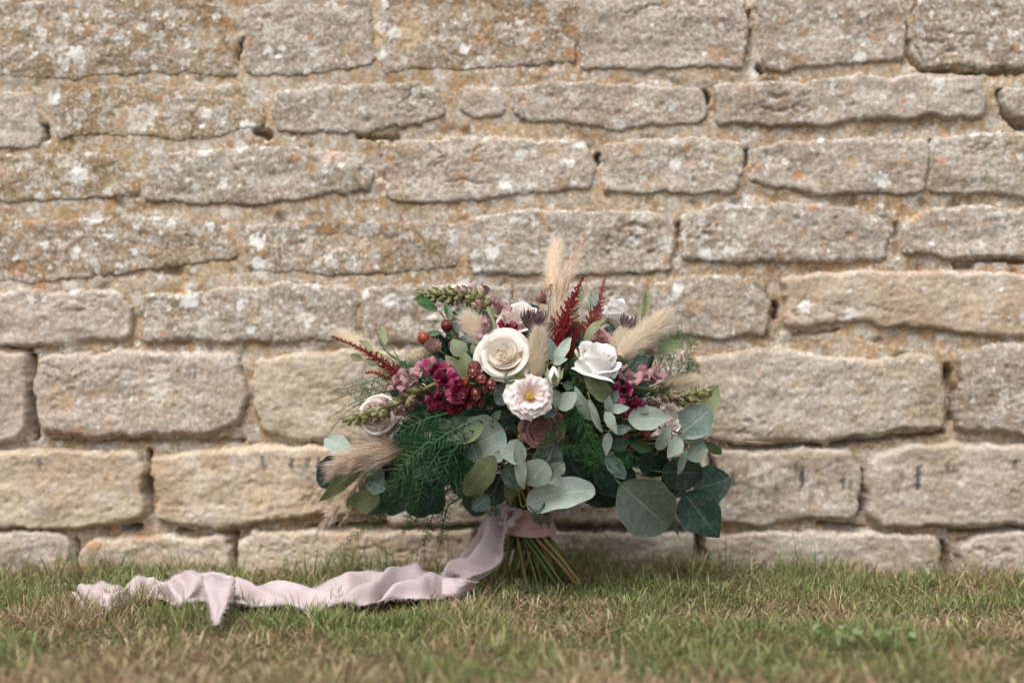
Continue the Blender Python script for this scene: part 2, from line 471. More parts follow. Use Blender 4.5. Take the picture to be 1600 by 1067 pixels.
_q = random.Random(12)
for _i in range(330):
    su = _q.uniform(-60, 1660) if _i % 3 else _q.uniform(-60, 760); sv = _q.uniform(-10, 545)
    rr_ = _q.choice([3, 3.5, 4, 5, 6, 8, 11])
    kind_ = _q.random()
    SPOTS.append((su, sv, rr_ * _q.uniform(.8, 1.4), rr_, *((W_, _q.uniform(.5, .9), 0) if kind_ < .5 else (G_, _q.uniform(.5, .8), 1) if kind_ < .82 else (O_, _q.uniform(.3, .6), 0))))
def spot_tone(u, v):
    c = np.zeros(u.shape + (4,), np.float32)
    wob = 1 + 0.55 * fbm(u / 7.0, v / 7.0, 3, 11)
    for (su, sv, rx, ry, colr, st, ring) in SPOTS:
        m = (np.abs(u - su) < rx * 2.2) & (np.abs(v - sv) < ry * 2.2)
        if not m.any():
            continue
        r = np.hypot((u[m] - su) / rx, (v[m] - sv) / ry) * wob[m]
        a = np.clip((1.08 - r) / 0.3, 0, 1)
        if ring:
            a = a * np.clip(0.3 + 0.7 * (r - 0.35) / 0.35, 0.25, 1)
        a = a * st
        cc = c[m]
        k = a > cc[:, 3]
        cc[k, :3] = colr; cc[k, 3] = a[k]
        c[m] = cc
    return c

def poly_sdf(X, Z, poly):
    """positive inside, metres"""
    d2 = np.full(X.shape, 1e9); inside = np.zeros(X.shape, bool)
    n = len(poly)
    for i in range(n):
        ax, az = poly[i]; bx, bz = poly[(i + 1) % n]
        ex, ez = bx - ax, bz - az
        wx, wz = X - ax, Z - az
        t = np.clip((wx * ex + wz * ez) / (ex * ex + ez * ez + 1e-15), 0, 1)
        d2 = np.minimum(d2, (wx - ex * t) ** 2 + (wz - ez * t) ** 2)
        cond = (az > Z) != (bz > Z)
        with np.errstate(divide='ignore', invalid='ignore'):
            xin = (bx - ax) * (Z - az) / (bz - az) + ax
        inside ^= cond & (X < xin)
    d = np.sqrt(d2)
    return np.where(inside, d, -d)

def round_poly(pts, r=11):
    pts = [np.array(p, float) for p in pts]
    n = len(pts); out = []
    for i in range(n):
        a, b, c = pts[i - 1], pts[i], pts[(i + 1) % n]
        la, lc = np.linalg.norm(a - b), np.linalg.norm(c - b)
        p0 = b + (a - b) / la * min(r, la * .4); p1 = b + (c - b) / lc * min(r, lc * .4)
        for t in (0, .25, .5, .75, 1):
            out.append((1 - t) ** 2 * p0 + 2 * t * (1 - t) * b + t * t * p1)
    return np.array(out)

wall = empty('stone_wall', (0, WALL + 0.2, 0))
tag(wall, 'old lichen-covered limestone wall of roughly squared blocks behind the bouquet', 'wall', kind='thing')

def build_stone(idx, spec, res, seed):
    pts, proud, soft, tint, lich = spec
    lowv = min(1.0, max(0.0, (np.mean([q[1] for q in pts]) - 250) / 350))
    proud = proud / 1000 * (.34 + .32 * lowv); soft = soft / 1000 * (.42 + .10 * lowv)
    if tint == 'brown':
        proud *= .55
    poly = np.array([wxz(u, v) for u, v in round_poly(pts)])
    lo = poly.min(0) - 0.016; hi = poly.max(0) + 0.016
    nx = max(8, int((hi[0] - lo[0]) / res)); nz = max(8, int((hi[1] - lo[1]) / res))
    X, Z = np.meshgrid(np.linspace(lo[0], hi[0], nx), np.linspace(lo[1], hi[1], nz), indexing='ij')
    s = poly_sdf(X, Z, poly)
    s = s + 0.0046 * fbm(X * 24, Z * 28, 3, seed) + 0.0018 * fbm(X * 130, Z * 130, 2, seed + 5)
    e = np.clip(s / soft, 0, 1)
    h = proud * np.sqrt(np.clip(1 - (1 - e) ** 2, 0, 1))
    body = np.clip(s / 0.02, 0, 1)
    h = h + body * (0.0034 * fbm(X * 11, Z * 16, 2, seed + 9) + 0.0010 * fbm(X * 40, Z * 60, 4, seed + 13, 0.6))
    ridge = 1 - np.abs(fbm(X * 16, Z * 42, 3, seed + 21))
    h = h - body * 0.0042 * np.clip(ridge - 0.90, 0, 1) / 0.10 * np.clip(pnoise(X * 6, Z * 9, seed + 2) * 4 - 1.1, 0, 1)
    h = h + 0.0008 * fbm(X * 120, Z * 120, 3, seed + 30, 0.65) * np.clip(0.3 + body, 0, 1)
    pit = np.clip(pnoise(X * 95, Z * 95, seed + 40) - 0.42, 0, 1)
    h = h - body * 0.006 * pit
    h = np.where(s < 0, h + s * 3.2, h)
    Y = WALL - h
    V = np.stack([X, Y, Z], -1).reshape(-1, 3)
    F = grid_faces(nx, nz)
    keep = (s.ravel()[F] > -0.013).any(1)
    F = F[keep]
    used = np.unique(F); remap = np.zeros(len(V), int); remap[used] = np.arange(len(used))
    u, v = wpx(X, Z)
    col = spot_tone(u, v).reshape(-1, 4)[used]
    o = mesh_obj('stone', dict(V=V[used], F=remap[F], col=col), M_STONE, wall)
    t = np.array(TINT[tint]); rr = random.Random(seed)
    k = rr.uniform(.94, 1.05)
    o.color = (t[0] * k, t[1] * k * rr.uniform(.985, 1.01), t[2] * k * rr.uniform(.96, 1.04), lich)
for i, sp in enumerate(STONES):
    build_stone(i, sp, 0.0024, i * 3 + 1)
for i, sp in enumerate(FAR):
    build_stone(i, sp, 0.007, 400 + i * 3)

# mortar: one height field, with open joints and holes
GAPS = [([(1210,478),(1211,494)],8,45),([(934,246),(932,254)],6,40),([(1101,148),(1105,158)],7,40),([(1168,234),(1163,258)],4,35),([(1456,222),(1454,252)],3.5,30),
 ([(50,556),(52,600),(51,650),(54,684)],6,45),([(1346,738),(1345,770),(1343,802)],6,40),([(1480,575),(1484,600),(1492,632),(1486,655)],8,22),([(1479,580),(1481,590)],5,45),([(1496,640),(1490,652)],5,45),
 ([(233,706),(234,760),(232,800)],5,38),([(352,828),(368,838),(370,880)],8,45),([(1474,850),(1484,900)],7,35),([(1092,838),(1092,900)],9,35),([(1563,146),(1572,178),(1590,196),(1620,200)],7,40),
 ([(1222,696),(1282,694)],6,32),([(1300,694),(1400,683),(1474,676)],5,30),([(195,826),(216,824)],7,40),([(280,828),(300,832)],4,25),([(1488,827),(1600,825),(1700,826)],6,38),([(1262,190),(1290,192)],4,20),([(118,846),(118,900)],6,30),
 ([(1282,818),(1350,826)],6,28),([(10,540),(45,544)],4,28),([(480,828),(600,820),(740,822)],6,36),([(1410,80),(1440,110),(1600,114)],4,18),([(1170,20),(1174,70)],5,14),([(1416,40),(1422,90)],5,14),([(1100,690),(1170,696)],4,18),
 ([(70,200),(72,215)],6,28),([(380,60),(372,90)],4,18),([(1186,104),(1192,112)],5,25),([(400,204),(420,212)],8,26),([(560,214),(620,216)],4,18),([(80,688),(380,688)],5,16),([(1240,524),(1310,516)],4,12),([(1500,406),(1600,408)],5,22),([(1494,415),(1520,417)],5,20),
 ([(740,826),(1086,826)],7,40),([(752,846),(746,890)],6,35),([(860,700),(862,815)],5,30),([(1110,705),(1112,815)],5,30),([(860,555),(860,690)],4,20),([(1160,688),(1080,694)],4,14),([(1060,350),(1058,400)],4,12),([(1400,350),(1402,400)],5,12)]
def axis_steps(a0, a1, f0, f1, fine, coarse):
    return np.concatenate([np.arange(a0, f0, coarse), np.arange(f0, f1, fine), np.arange(f1, a1 + coarse, coarse)])
mx = axis_steps(-2.15, 2.15, -0.80, 0.80, 0.0034, 0.011)
mz = axis_steps(-0.06, 1.15, -0.06, 0.86, 0.0034, 0.011)
X, Z = np.meshgrid(mx, mz, indexing='ij')
u, v = wpx(X, Z)
low = np.clip((v - 380) / 330, 0, 1)
low = np.maximum(low, 0.55 * np.clip((u - 900) / 350, 0, 1))
rec = -0.0016 + 0.0066 * low + 0.0048 * fbm(X * 9, Z * 11, 5, 71, 0.6) + 0.0020 * fbm(X * 60, Z * 60, 4, 75, 0.65)
rec = rec + 0.009 * np.clip(pnoise(X * 40, Z * 40, 90) - 0.38, 0, 1) * 2
uw = u + 3.0 * fbm(X * 70, Z * 70, 2, 81); vw = v + 3.0 * fbm(X * 70, Z * 70, 2, 85)
for pl, w, dep in GAPS:
    best = np.full(u.shape, 1e9)
    us = [p[0] for p in pl]; vs = [p[1] for p in pl]
    m = (u > min(us) - 40) & (u < max(us) + 40) & (v > min(vs) - 40) & (v < max(vs) + 40)
    for (a, b) in zip(pl[:-1], pl[1:]):
        ex, ey = b[0] - a[0], b[1] - a[1]
        t = np.clip(((uw[m] - a[0]) * ex + (vw[m] - a[1]) * ey) / (ex * ex + ey * ey), 0, 1)
        best[m] = np.minimum(best[m], np.hypot(uw[m] - a[0] - ex * t, vw[m] - a[1] - ey * t))
    rec = np.maximum(rec, dep / 1000 * np.clip((w * .95 - best) / (w * 0.4), 0, 1) + (best < 1e8) * rec * 0)
V = np.stack([X, WALL + rec, Z], -1).reshape(-1, 3)
mesh_obj('mortar', dict(V=V, F=grid_faces(len(mx), len(mz)), col=spot_tone(u, v).reshape(-1, 4) * np.array([1, 1, 1, .8])), M_MORTAR, wall)
def box(x0, x1, y0, y1, z0, z1):
    V = np.array([(x, y, z) for x in (x0, x1) for y in (y0, y1) for z in (z0, z1)], float)
    F = np.array([(0, 1, 3, 2), (4, 6, 7, 5), (0, 4, 5, 1), (2, 3, 7, 6), (0, 2, 6, 4), (1, 5, 7, 3)])
    return dict(V=V, F=F)
mesh_obj('wall_core', box(-2.16, 2.16, WALL + 0.075, WALL + 0.42, -0.1, 1.15), M_MORTAR, wall, smooth=False)
# ---------------------------------------------------------------- ground and grass
k = NT('soil_thatch')
tc = k.n('TexCoord').outputs['Object']
c = k.mix(k.ramp(k.noise(tc, 30, 6, 0.65), 0.35, 0.65), (0.085, 0.062, 0.036), (0.20, 0.15, 0.085))
c = k.mix(k.ramp(k.noise(tc, 4, 3), 0.42, 0.6), c, (0.085, 0.095, 0.04))
nb = k.bump(k.noise(tc, 160, 5, 0.7), 1.0, 0.01)
M_SOIL = k.out(c, 0.95, nb, spec=0.1)
def ground_z(x, y):
    return 0.006 * pnoise(x * 2.1, y * 2.1, 4) + 0.004 * pnoise(x * 7, y * 7, 8)
gx = np.concatenate([[-60, -20, -8, -4], np.arange(-2.4, 2.41, 0.03), [4, 8, 20, 60]])
gy = np.concatenate([[-60, -20, -8, -3, -1], np.arange(0, 2.6, 0.03), [4, 8, 20, 60]])
X, Y = np.meshgrid(gx, gy, indexing='ij')
g = mesh_obj('ground', dict(V=np.stack([X, Y, ground_z(X, Y) * (np.abs(X) < 2.5)], -1).reshape(-1, 3), F=grid_faces(len(gx), len(gy))), M_SOIL)
tag(g, 'dry brown soil and thatch under the lawn grass', 'ground', kind='structure')

k = NT('grass_blade')
at = k.n('Attribute', attribute_name='tone')
M_GRASS = k.out(at.outputs['Color'], 0.55, None, transl=0.3, tcol=at.outputs['Color'], spec=0.25)

def blades(x, y, h, w, lean, azim, curl, c0, c1, z0=None):
    """one bent tapering blade per entry: 3 segments"""
    n = len(x)
    dirx, diry = np.cos(azim), np.sin(azim)
    px, py = -diry, dirx
    face = RNG.uniform(0, math.pi, n)
    px, py = np.cos(face), np.sin(face)
    z0 = ground_z(x, y) if z0 is None else z0
    V = np.zeros((n, 7, 3), np.float32); C = np.zeros((n, 7, 4), np.float32)
    cx, cy, cz = x.copy(), y.copy(), z0 - 0.002
    th = lean.copy()
    for i in range(4):
        t = i / 3.0
        ww = w * (1 - 0.25 * t) * 0.5 if i < 3 else 0 * w
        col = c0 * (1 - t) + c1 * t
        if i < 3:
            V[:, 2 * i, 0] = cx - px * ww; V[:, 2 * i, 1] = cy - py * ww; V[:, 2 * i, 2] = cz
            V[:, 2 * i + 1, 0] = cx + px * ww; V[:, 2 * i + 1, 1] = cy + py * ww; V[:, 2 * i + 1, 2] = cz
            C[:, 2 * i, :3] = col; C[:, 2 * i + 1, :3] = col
        else:
            V[:, 6] = np.stack([cx, cy, cz], -1); C[:, 6, :3] = col
        seg = h / 3
        cx = cx + dirx * np.sin(th) * seg; cy = cy + diry * np.sin(th) * seg; cz = cz + np.cos(th) * seg
        th = th + curl
    cz_min = ground_z(V[..., 0], V[..., 1]) + 0.0008
    V[:, 2:, 2] = np.maximum(V[:, 2:, 2], cz_min[:, 2:])
    C[..., 3] = 1
    b = (np.arange(n) * 7)[:, None]
    Q = np.concatenate([b + np.array([[0, 1, 3, 2]]), b + np.array([[2, 3, 5, 4]])])
    T = b + np.array([[4, 5, 6]])
    return V.reshape(-1, 3), Q, T, C.reshape(-1, 4)

GREEN = np.array([[0.115, 0.17, 0.052], [0.165, 0.22, 0.075], [0.25, 0.285, 0.125], [0.07, 0.115, 0.038]])
STRAW = np.array([[0.38, 0.285, 0.165], [0.46, 0.365, 0.225], [0.30, 0.215, 0.12], [0.21, 0.14, 0.075]])

def dryness(x, y):
    d = 0.48 + 0.62 * fbm(x * 3.0, y * 4.6, 3, 31) + 0.38 * fbm(x * 13, y * 13, 2, 37)
    d = d + 0.48 * np.clip((1.54 - y) / 0.20, 0, 1)            # trodden dry strip
    d = d - 0.17 * np.clip(1 - np.abs(y - 1.65) / 0.18, 0, 1)
    d = d + 0.10 * np.clip((y - 1.84) / 0.10, 0, 1)
    return d

parts = []
def scatter(n, x0, x1, y0, y1, hr, wr, leanr, curlr, force=None, dens=None):
    x = RNG.uniform(x0, x1, n); y = RNG.uniform(y0, y1, n)
    dr = dryness(x, y) + RNG.normal(0, 0.22, n)
    dry = dr > 0.5
    if force == 'dry': dry[:] = True
    if force == 'green': dry[:] = False
    if dens is not None:
        kk = RNG.uniform(0, 1, n) < dens(x, y)
        x, y, dry = x[kk], y[kk], dry[kk]; n = len(x)
    clump = 0.75 + 0.6 * np.clip(fbm(x * 9, y * 9, 3, 51), -0.6, 1)
    h = RNG.uniform(*hr, n) * clump
    h = h * np.where((np.abs(x + .338) < .026) & (y > 1.55) & (y < 1.73), .35, 1.0)      # flattened under the ribbon end
    lean = RNG.uniform(*leanr, n); lean = np.where(dry, lean * 1.25 + 0.1, lean)
    h = np.where(dry, h * 0.95, h)
    gi = GREEN[RNG.integers(0, 4, n)]; si = STRAW[RNG.integers(0, 4, n)]
    br = RNG.uniform(0.80, 1.45, (n, 1))
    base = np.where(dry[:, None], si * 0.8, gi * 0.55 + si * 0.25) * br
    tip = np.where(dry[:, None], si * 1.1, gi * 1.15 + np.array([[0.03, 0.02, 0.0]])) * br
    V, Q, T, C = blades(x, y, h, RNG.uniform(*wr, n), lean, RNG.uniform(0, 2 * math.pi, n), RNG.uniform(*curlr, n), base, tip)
    parts.append(dict(V=V, F=Q, col=C)); parts.append(dict(V=V, F=T, col=C))

# under storey of flattened straw, the sward, taller green tufts and the fringe along the foot of the wall
scatter(42000, -1.15, 1.15, 0.95, 2.04, (0.015, 0.034), (0.0012, 0.0022), (0.9, 1.5), (0.0, 0.25), 'dry')
scatter(85000, -1.15, 1.15, 0.95, 2.05, (0.015, 0.036), (0.0010, 0.0021), (0.1, 0.85), (0.05, 0.45))
scatter(16000, -1.0, 1.0, 1.30, 2.05, (0.028, 0.050), (0.0010, 0.0018), (0.1, 0.7), (0.05, 0.5), None, lambda x, y: np.clip(0.25 + 0.9 * fbm(x * 6, y * 6, 2, 61), 0.05, 1))
scatter(6500, -1.15, 1.15, 1.965, 2.045, (0.028, 0.062), (0.0010, 0.0018), (0.05, 0.55), (0.05, 0.4), None, lambda x, y: np.clip(0.35 + 1.1 * fbm(x * 7, y * 2, 2, 65), 0.08, 1))
scatter(1500, -1.0, 1.0, 1.93, 2.04, (0.035, 0.066), (0.0011, 0.0019), (0.05, 0.45), (0.03, 0.3), 'green', lambda x, y: np.clip(1.6 * fbm(x * 6, y * 5, 2, 67) - .1, 0.02, 1))
scatter(160, -0.85, 0.85, 1.95, 2.03, (0.05, 0.085), (0.0010, 0.0016), (0.05, 0.5), (0.02, 0.25))
scatter(14000, -2.1, -1.1, 0.95, 2.05, (0.02, 0.045), (0.002, 0.0035), (0.1, 0.9), (0.05, 0.4))
scatter(14000, 1.1, 2.1, 0.95, 2.05, (0.02, 0.045), (0.002, 0.0035), (0.1, 0.9), (0.05, 0.4))
scatter(16000, -2.1, 2.1, -0.2, 0.97, (0.02, 0.045), (0.003, 0.005), (0.1, 1.0), (0.05, 0.4))
scatter(3600, -0.66, 0.02, 1.63, 1.775, (0.024, 0.046), (0.0010, 0.0018), (0.05, 0.5), (0.05, 0.4), None, lambda x, y: np.clip(0.5 + 0.9 * fbm(x * 8, y * 8, 2, 63), 0.1, 1))
gr = mesh_obj('grass', parts, M_GRASS)
tag(gr, 'patchy lawn of short green and straw-dry grass in front of the wall', 'grass', kind='stuff')
# ---------------------------------------------------------------- plant materials
def leaf_mat(name, a, b, vein=(0.45, 0.50, 0.36), vein_s=0.35, rough=0.55, bloom=0.3, transl=0.11):
    k = NT(name)
    uv = k.n('UVMap').outputs[0]
    sp = k.n('SeparateXYZ'); k.l(uv, sp.inputs[0])
    oi = k.n('ObjectInfo')
    gm = k.n('NewGeometry')
    tc = gm.outputs['Position']
    side = k.math('ABSOLUTE', k.math('SUBTRACT', sp.outputs[0], 0.5))
    c = k.mix(k.ramp(k.noise(tc, 35, 4), 0.35, 0.65), a, b)
    c = k.mix(k.math('MULTIPLY', k.ramp(k.noise(tc, 140, 5, 0.65), 0.42, 0.66), bloom), c, (0.42, 0.49, 0.43))
    # side veins and midrib
    w = k.math('ABSOLUTE', k.math('SUBTRACT', k.math('FRACT', k.math('SUBTRACT', k.math('MULTIPLY', sp.outputs[1], 7.0), k.math('MULTIPLY', side, 5.0))), 0.5))
    c = k.mix(k.math('MULTIPLY', k.ramp(w, 0.07, 0.0), vein_s * 0.35), c, vein)
    c = k.mix(k.math('MULTIPLY', k.ramp(side, 0.028, 0.008), vein_s * 1.6), c, vein)
    c = k.mix(k.math('MULTIPLY', k.ramp(side, 0.475, 0.497), 0.5), c, vein)
    hsv = k.n('HueSaturation'); k.l(c, hsv.inputs['Color'])
    k.l(k.math('MULTIPLY_ADD', oi.outputs['Random'], 0.45, 0.78), hsv.inputs['Value'])
    k.l(k.math('MULTIPLY_ADD', oi.outputs['Random'], 0.03, 0.485), hsv.inputs['Hue'])
    hb = k.math('ADD', k.ramp(side, 0.04, 0.0), k.math('MULTIPLY', k.noise(tc, 260, 3), 0.5))
    return k.out(hsv.outputs[0], rough, k.bump(hb, 0.25, 0.001), transl=transl, tcol=k.mix(1.0, hsv.outputs[0], (1.0, 1.25, 0.55), 'MULTIPLY'), spec=0.35)

M_LEAF = {
 'silver': leaf_mat('eucalyptus_silver', (0.265, 0.315, 0.265), (0.195, 0.25, 0.21)),
 'teal': leaf_mat('eucalyptus_teal', (0.095, 0.155, 0.128), (0.060, 0.110, 0.092), bloom=0.25),
 'sage': leaf_mat('eucalyptus_sage', (0.165, 0.225, 0.190), (0.125, 0.18, 0.152), bloom=0.3),
 'dark': leaf_mat('eucalyptus_dark', (0.018, 0.054, 0.038), (0.010, 0.034, 0.025), vein=(0.13, 0.22, 0.15), bloom=0.10, rough=0.5),  # dark green, lowered further to stand in for deep shade between blooms
 'olive': leaf_mat('eucalyptus_olive', (0.155, 0.185, 0.085), (0.115, 0.15, 0.062), vein=(0.32, 0.34, 0.17), bloom=0.12),
 'green': leaf_mat('ruscus_green', (0.045, 0.115, 0.035), (0.030, 0.085, 0.028), vein=(0.12, 0.22, 0.07), bloom=0.0, rough=0.4),
 'lime': leaf_mat('young_leaf', (0.20, 0.22, 0.115), (0.16, 0.18, 0.085), vein=(0.33, 0.35, 0.19), bloom=0.08),
}
def plain_mat(name, a, b, scale=60, rough=0.6, transl=0.0, spec=0.3, uvgrad=None, coat=0.0, rand=0.25):
    k = NT(name)
    gm = k.n('NewGeometry'); oi = k.n('ObjectInfo')
    c = k.mix(k.ramp(k.noise(gm.outputs['Position'], scale, 4), 0.35, 0.65), a, b)
    if uvgrad:
        uv = k.n('UVMap').outputs[0]
        sp = k.n('SeparateXYZ'); k.l(uv, sp.inputs[0])
        c = k.mix(k.ramp(sp.outputs[1], uvgrad[1], uvgrad[2]), uvgrad[0], c)
        if len(uvgrad) > 3:
            c = k.mix(k.ramp(sp.outputs[1], 0.86, 1.0), c, uvgrad[3])
    hsv = k.n('HueSaturation'); k.l(c, hsv.inputs['Color'])
    k.l(k.math('MULTIPLY_ADD', oi.outputs['Random'], rand, 1 - rand / 2), hsv.inputs['Value'])
    return k.out(hsv.outputs[0], rough, None, transl=transl, tcol=hsv.outputs[0], spec=spec)

M_CREAM = plain_mat('rose_cream', (0.83, 0.77, 0.68), (0.85, 0.80, 0.73), 30, 0.55, 0.40, 0.25, ((0.80, 0.58, 0.40), 0.30, 0.95, (0.86, 0.82, 0.76)), rand=0.04)
M_IVORY = plain_mat('rose_ivory', (0.84, 0.82, 0.77), (0.86, 0.85, 0.82), 30, 0.55, 0.22, 0.25, ((0.74, 0.72, 0.56), 0.0, 0.5, (0.88, 0.88, 0.86)), rand=0.04)
M_BLUSH = plain_mat('rose_blush', (0.74, 0.62, 0.57), (0.78, 0.68, 0.63), 30, 0.55, 0.2, 0.25, ((0.62, 0.42, 0.36), 0.1, 0.7, (0.82, 0.76, 0.74)), rand=0.05)
M_LISI = plain_mat('lisianthus_pink', (0.80, 0.66, 0.62), (0.84, 0.74, 0.71), 60, 0.5, 0.25, 0.3, ((0.66, 0.42, 0.25), 0.0, 0.45, (0.86, 0.79, 0.79)), rand=0.05)
M_DUSTY = plain_mat('rose_dusty', (0.29, 0.135, 0.13), (0.38, 0.20, 0.185), 40, 0.6, 0.15, 0.25, ((0.16, 0.06, 0.06), 0.0, 0.7, (0.44, 0.26, 0.24)), rand=0.1)
M_MAUVE = plain_mat('snapdragon_mauve', (0.27, 0.135, 0.145), (0.37, 0.245, 0.225), 150, 0.55, 0.2, 0.3, ((0.36, 0.31, 0.20), 0.0, 0.55, (0.26, 0.085, 0.12)), rand=0.2)
M_MAGENTA = plain_mat('snapdragon_magenta', (0.20, 0.010, 0.052), (0.27, 0.026, 0.085), 120, 0.5, 0.15, 0.3, ((0.13, 0.012, 0.03), 0.0, 0.5, (0.36, 0.07, 0.16)), rand=0.25)
M_CRIMSON = plain_mat('petal_crimson', (0.19, 0.006, 0.028), (0.13, 0.004, 0.020), 70, 0.45, 0.15, 0.35, rand=0.2)
M_BUD = plain_mat('snapdragon_bud', (0.27, 0.27, 0.12), (0.22, 0.22, 0.09), 120, 0.55, 0.1, 0.3, ((0.20, 0.22, 0.08), 0.0, 0.5, (0.15, 0.06, 0.07)), rand=0.3)
M_STEMGREEN = plain_mat('stem_green', (0.22, 0.24, 0.10), (0.17, 0.20, 0.08), 60, 0.5, rand=0.2)
M_TWIG = plain_mat('twig_red_brown', (0.24, 0.13, 0.075), (0.20, 0.17, 0.09), 60, 0.5, rand=0.3)
M_ASTILBE = plain_mat('astilbe_red', (0.13, 0.008, 0.010), (0.20, 0.013, 0.014), 260, 0.65, 0.1, 0.2, rand=0.2)
M_ASTILBE2 = plain_mat('astilbe_soft_red', (0.24, 0.04, 0.038), (0.31, 0.065, 0.055), 260, 0.65, 0.1, 0.2, rand=0.2)
M_TAIL = plain_mat('bunny_tail_cream', (0.80, 0.71, 0.57), (0.86, 0.79, 0.68), 90, 0.8, 0.45, 0.1, ((0.78, 0.64, 0.47), 0.0, 0.8, (0.90, 0.86, 0.80)), rand=0.1)
M_PAMPAS = plain_mat('pampas_buff', (0.70, 0.57, 0.46), (0.78, 0.67, 0.57), 140, 0.7, 0.42, 0.2, ((0.52, 0.36, 0.25), 0.0, 0.6, (0.80, 0.72, 0.65)), rand=0.15)
M_FERN = plain_mat('asparagus_green', (0.040, 0.125, 0.042), (0.062, 0.165, 0.058), 90, 0.5, 0.2, 0.3, rand=0.35)
M_FERNDARK = plain_mat('asparagus_dark', (0.018, 0.070, 0.036), (0.028, 0.095, 0.048), 90, 0.5, 0.2, 0.3, rand=0.35)
M_FERNLIGHT = plain_mat('asparagus_pale', (0.10, 0.19, 0.095), (0.14, 0.24, 0.13), 90, 0.5, 0.2, 0.3, rand=0.2)
M_BERRY = plain_mat('hypericum_dark_red', (0.080, 0.009, 0.009), (0.125, 0.015, 0.011), 90, 0.22, spec=0.5, rand=0.4)
M_BERRY2 = plain_mat('hypericum_orange_red', (0.25, 0.030, 0.014), (0.30, 0.045, 0.018), 90, 0.25, spec=0.5, rand=0.2)
M_CALYX = plain_mat('berry_calyx', (0.30, 0.12, 0.09), (0.20, 0.09, 0.06), 200, 0.6)
M_ASTRANTIA = plain_mat('astrantia_plum', (0.115, 0.075, 0.075), (0.17, 0.105, 0.105), 120, 0.6, 0.12, 0.2, ((0.075, 0.065, 0.045), 0.0, 0.6, (0.06, 0.04, 0.045)), rand=0.25)
M_ASTRANTIA2 = plain_mat('astrantia_rose', (0.36, 0.22, 0.20), (0.42, 0.33, 0.26), 200, 0.6, 0.12, 0.2, ((0.2, 0.2, 0.1), 0.0, 0.6, (0.25, 0.05, 0.07)), rand=0.25)
M_STAMEN = plain_mat('stamen_yellow', (0.60, 0.38, 0.05), (0.70, 0.50, 0.10), 400, 0.7)
M_STALK = {n: plain_mat('stalk_' + n, a, b, 90, 0.5, rand=0.3) for n, a, b in (('green', (0.10, 0.16, 0.05), (0.07, 0.12, 0.035)), ('tan', (0.36, 0.24, 0.10), (0.28, 0.19, 0.07)), ('olive', (0.20, 0.20, 0.07), (0.15, 0.15, 0.05)), ('brown', (0.16, 0.09, 0.04), (0.22, 0.13, 0.055)))}

# ---------------------------------------------------------------- the bouquet
def dsurf(u, v):
    """distance of the bouquet's rounded front at a photograph pixel"""
    q = 1 - ((u - 820) / 315.0) ** 2 - ((v - 625) / 225.0) ** 2
    return 1.885 - 0.15 * math.sqrt(max(q, 0.0))
BASE = P(822, 914, 1.925)
BIND = P(826, 812, 1.905)
bouquet = empty('bridal_bouquet', (BASE[0], BASE[1], 0.0))
tag(bouquet, 'loose round bouquet of cream roses, red astilbe and silver eucalyptus standing against the wall', 'bouquet')
CORE = P(824, 705, 1.90)

def leaf_geo(base, tip, width, roll=0.0, bend=0.08, cup=0.12, shape='round', wave=0.02, nu=25, nv=9, seed=0, droop=0.0):
    base = np.asarray(base, float); tip = np.asarray(tip, float)
    ax = tip - base; L = np.linalg.norm(ax); a = ax / L
    tocam = norm(np.array([0, 0, CAM_Z]) - base)
    n = norm(tocam - a * (tocam @ a))
    s = np.cross(a, n)
    n2 = n * math.cos(roll) + s * math.sin(roll); s2 = np.cross(a, n2)
    t = (1 - np.cos(np.linspace(0, math.pi, nu))) / 2
    if shape == 'round':
        w = np.sin(math.pi * np.clip(t, 0, 1) ** 0.82) ** 0.62
    elif shape == 'ovate':
        w = np.sin(math.pi * t ** 0.70) ** 0.85
    elif shape == 'rhomb':
        w = np.sin(math.pi * t ** 0.95) ** 0.78
    elif shape == 'blunt':
        w = np.sin(math.pi * t ** 0.9) ** 0.36
    elif shape == 'oblong':
        w = np.sin(math.pi * t ** 0.95) ** 0.5
    else:
        w = np.sin(math.pi * t ** 0.85) ** 1.0
    w[0] = 0.02; w[-1] = 0.015
    S = np.linspace(-1, 1, nv)
    T, SS = np.meshgrid(t, S, indexing='ij')
    Wd = w[:, None] * width / 2
    rr = random.Random(seed)
    ph1, ph2 = rr.uniform(0, 6), rr.uniform(0, 6)
    off = bend * L * np.sin(math.pi * T) + cup * (np.abs(SS) ** 1.6) * Wd * 1.0 + wave * L * np.sin(3 * T * math.pi + ph1 + 1.5 * SS) * SS - droop * L * T ** 2
    wob = 1 + 0.045 * np.sin(5 * T * math.pi + ph2 + SS)
    V = base + T[..., None] * ax + (SS * Wd * wob)[..., None] * s2 + off[..., None] * n2
    return dict(V=V.reshape(-1, 3), F=grid_faces(nu, nv), uv=np.stack([SS * .5 + .5, T], -1).reshape(-1, 2))

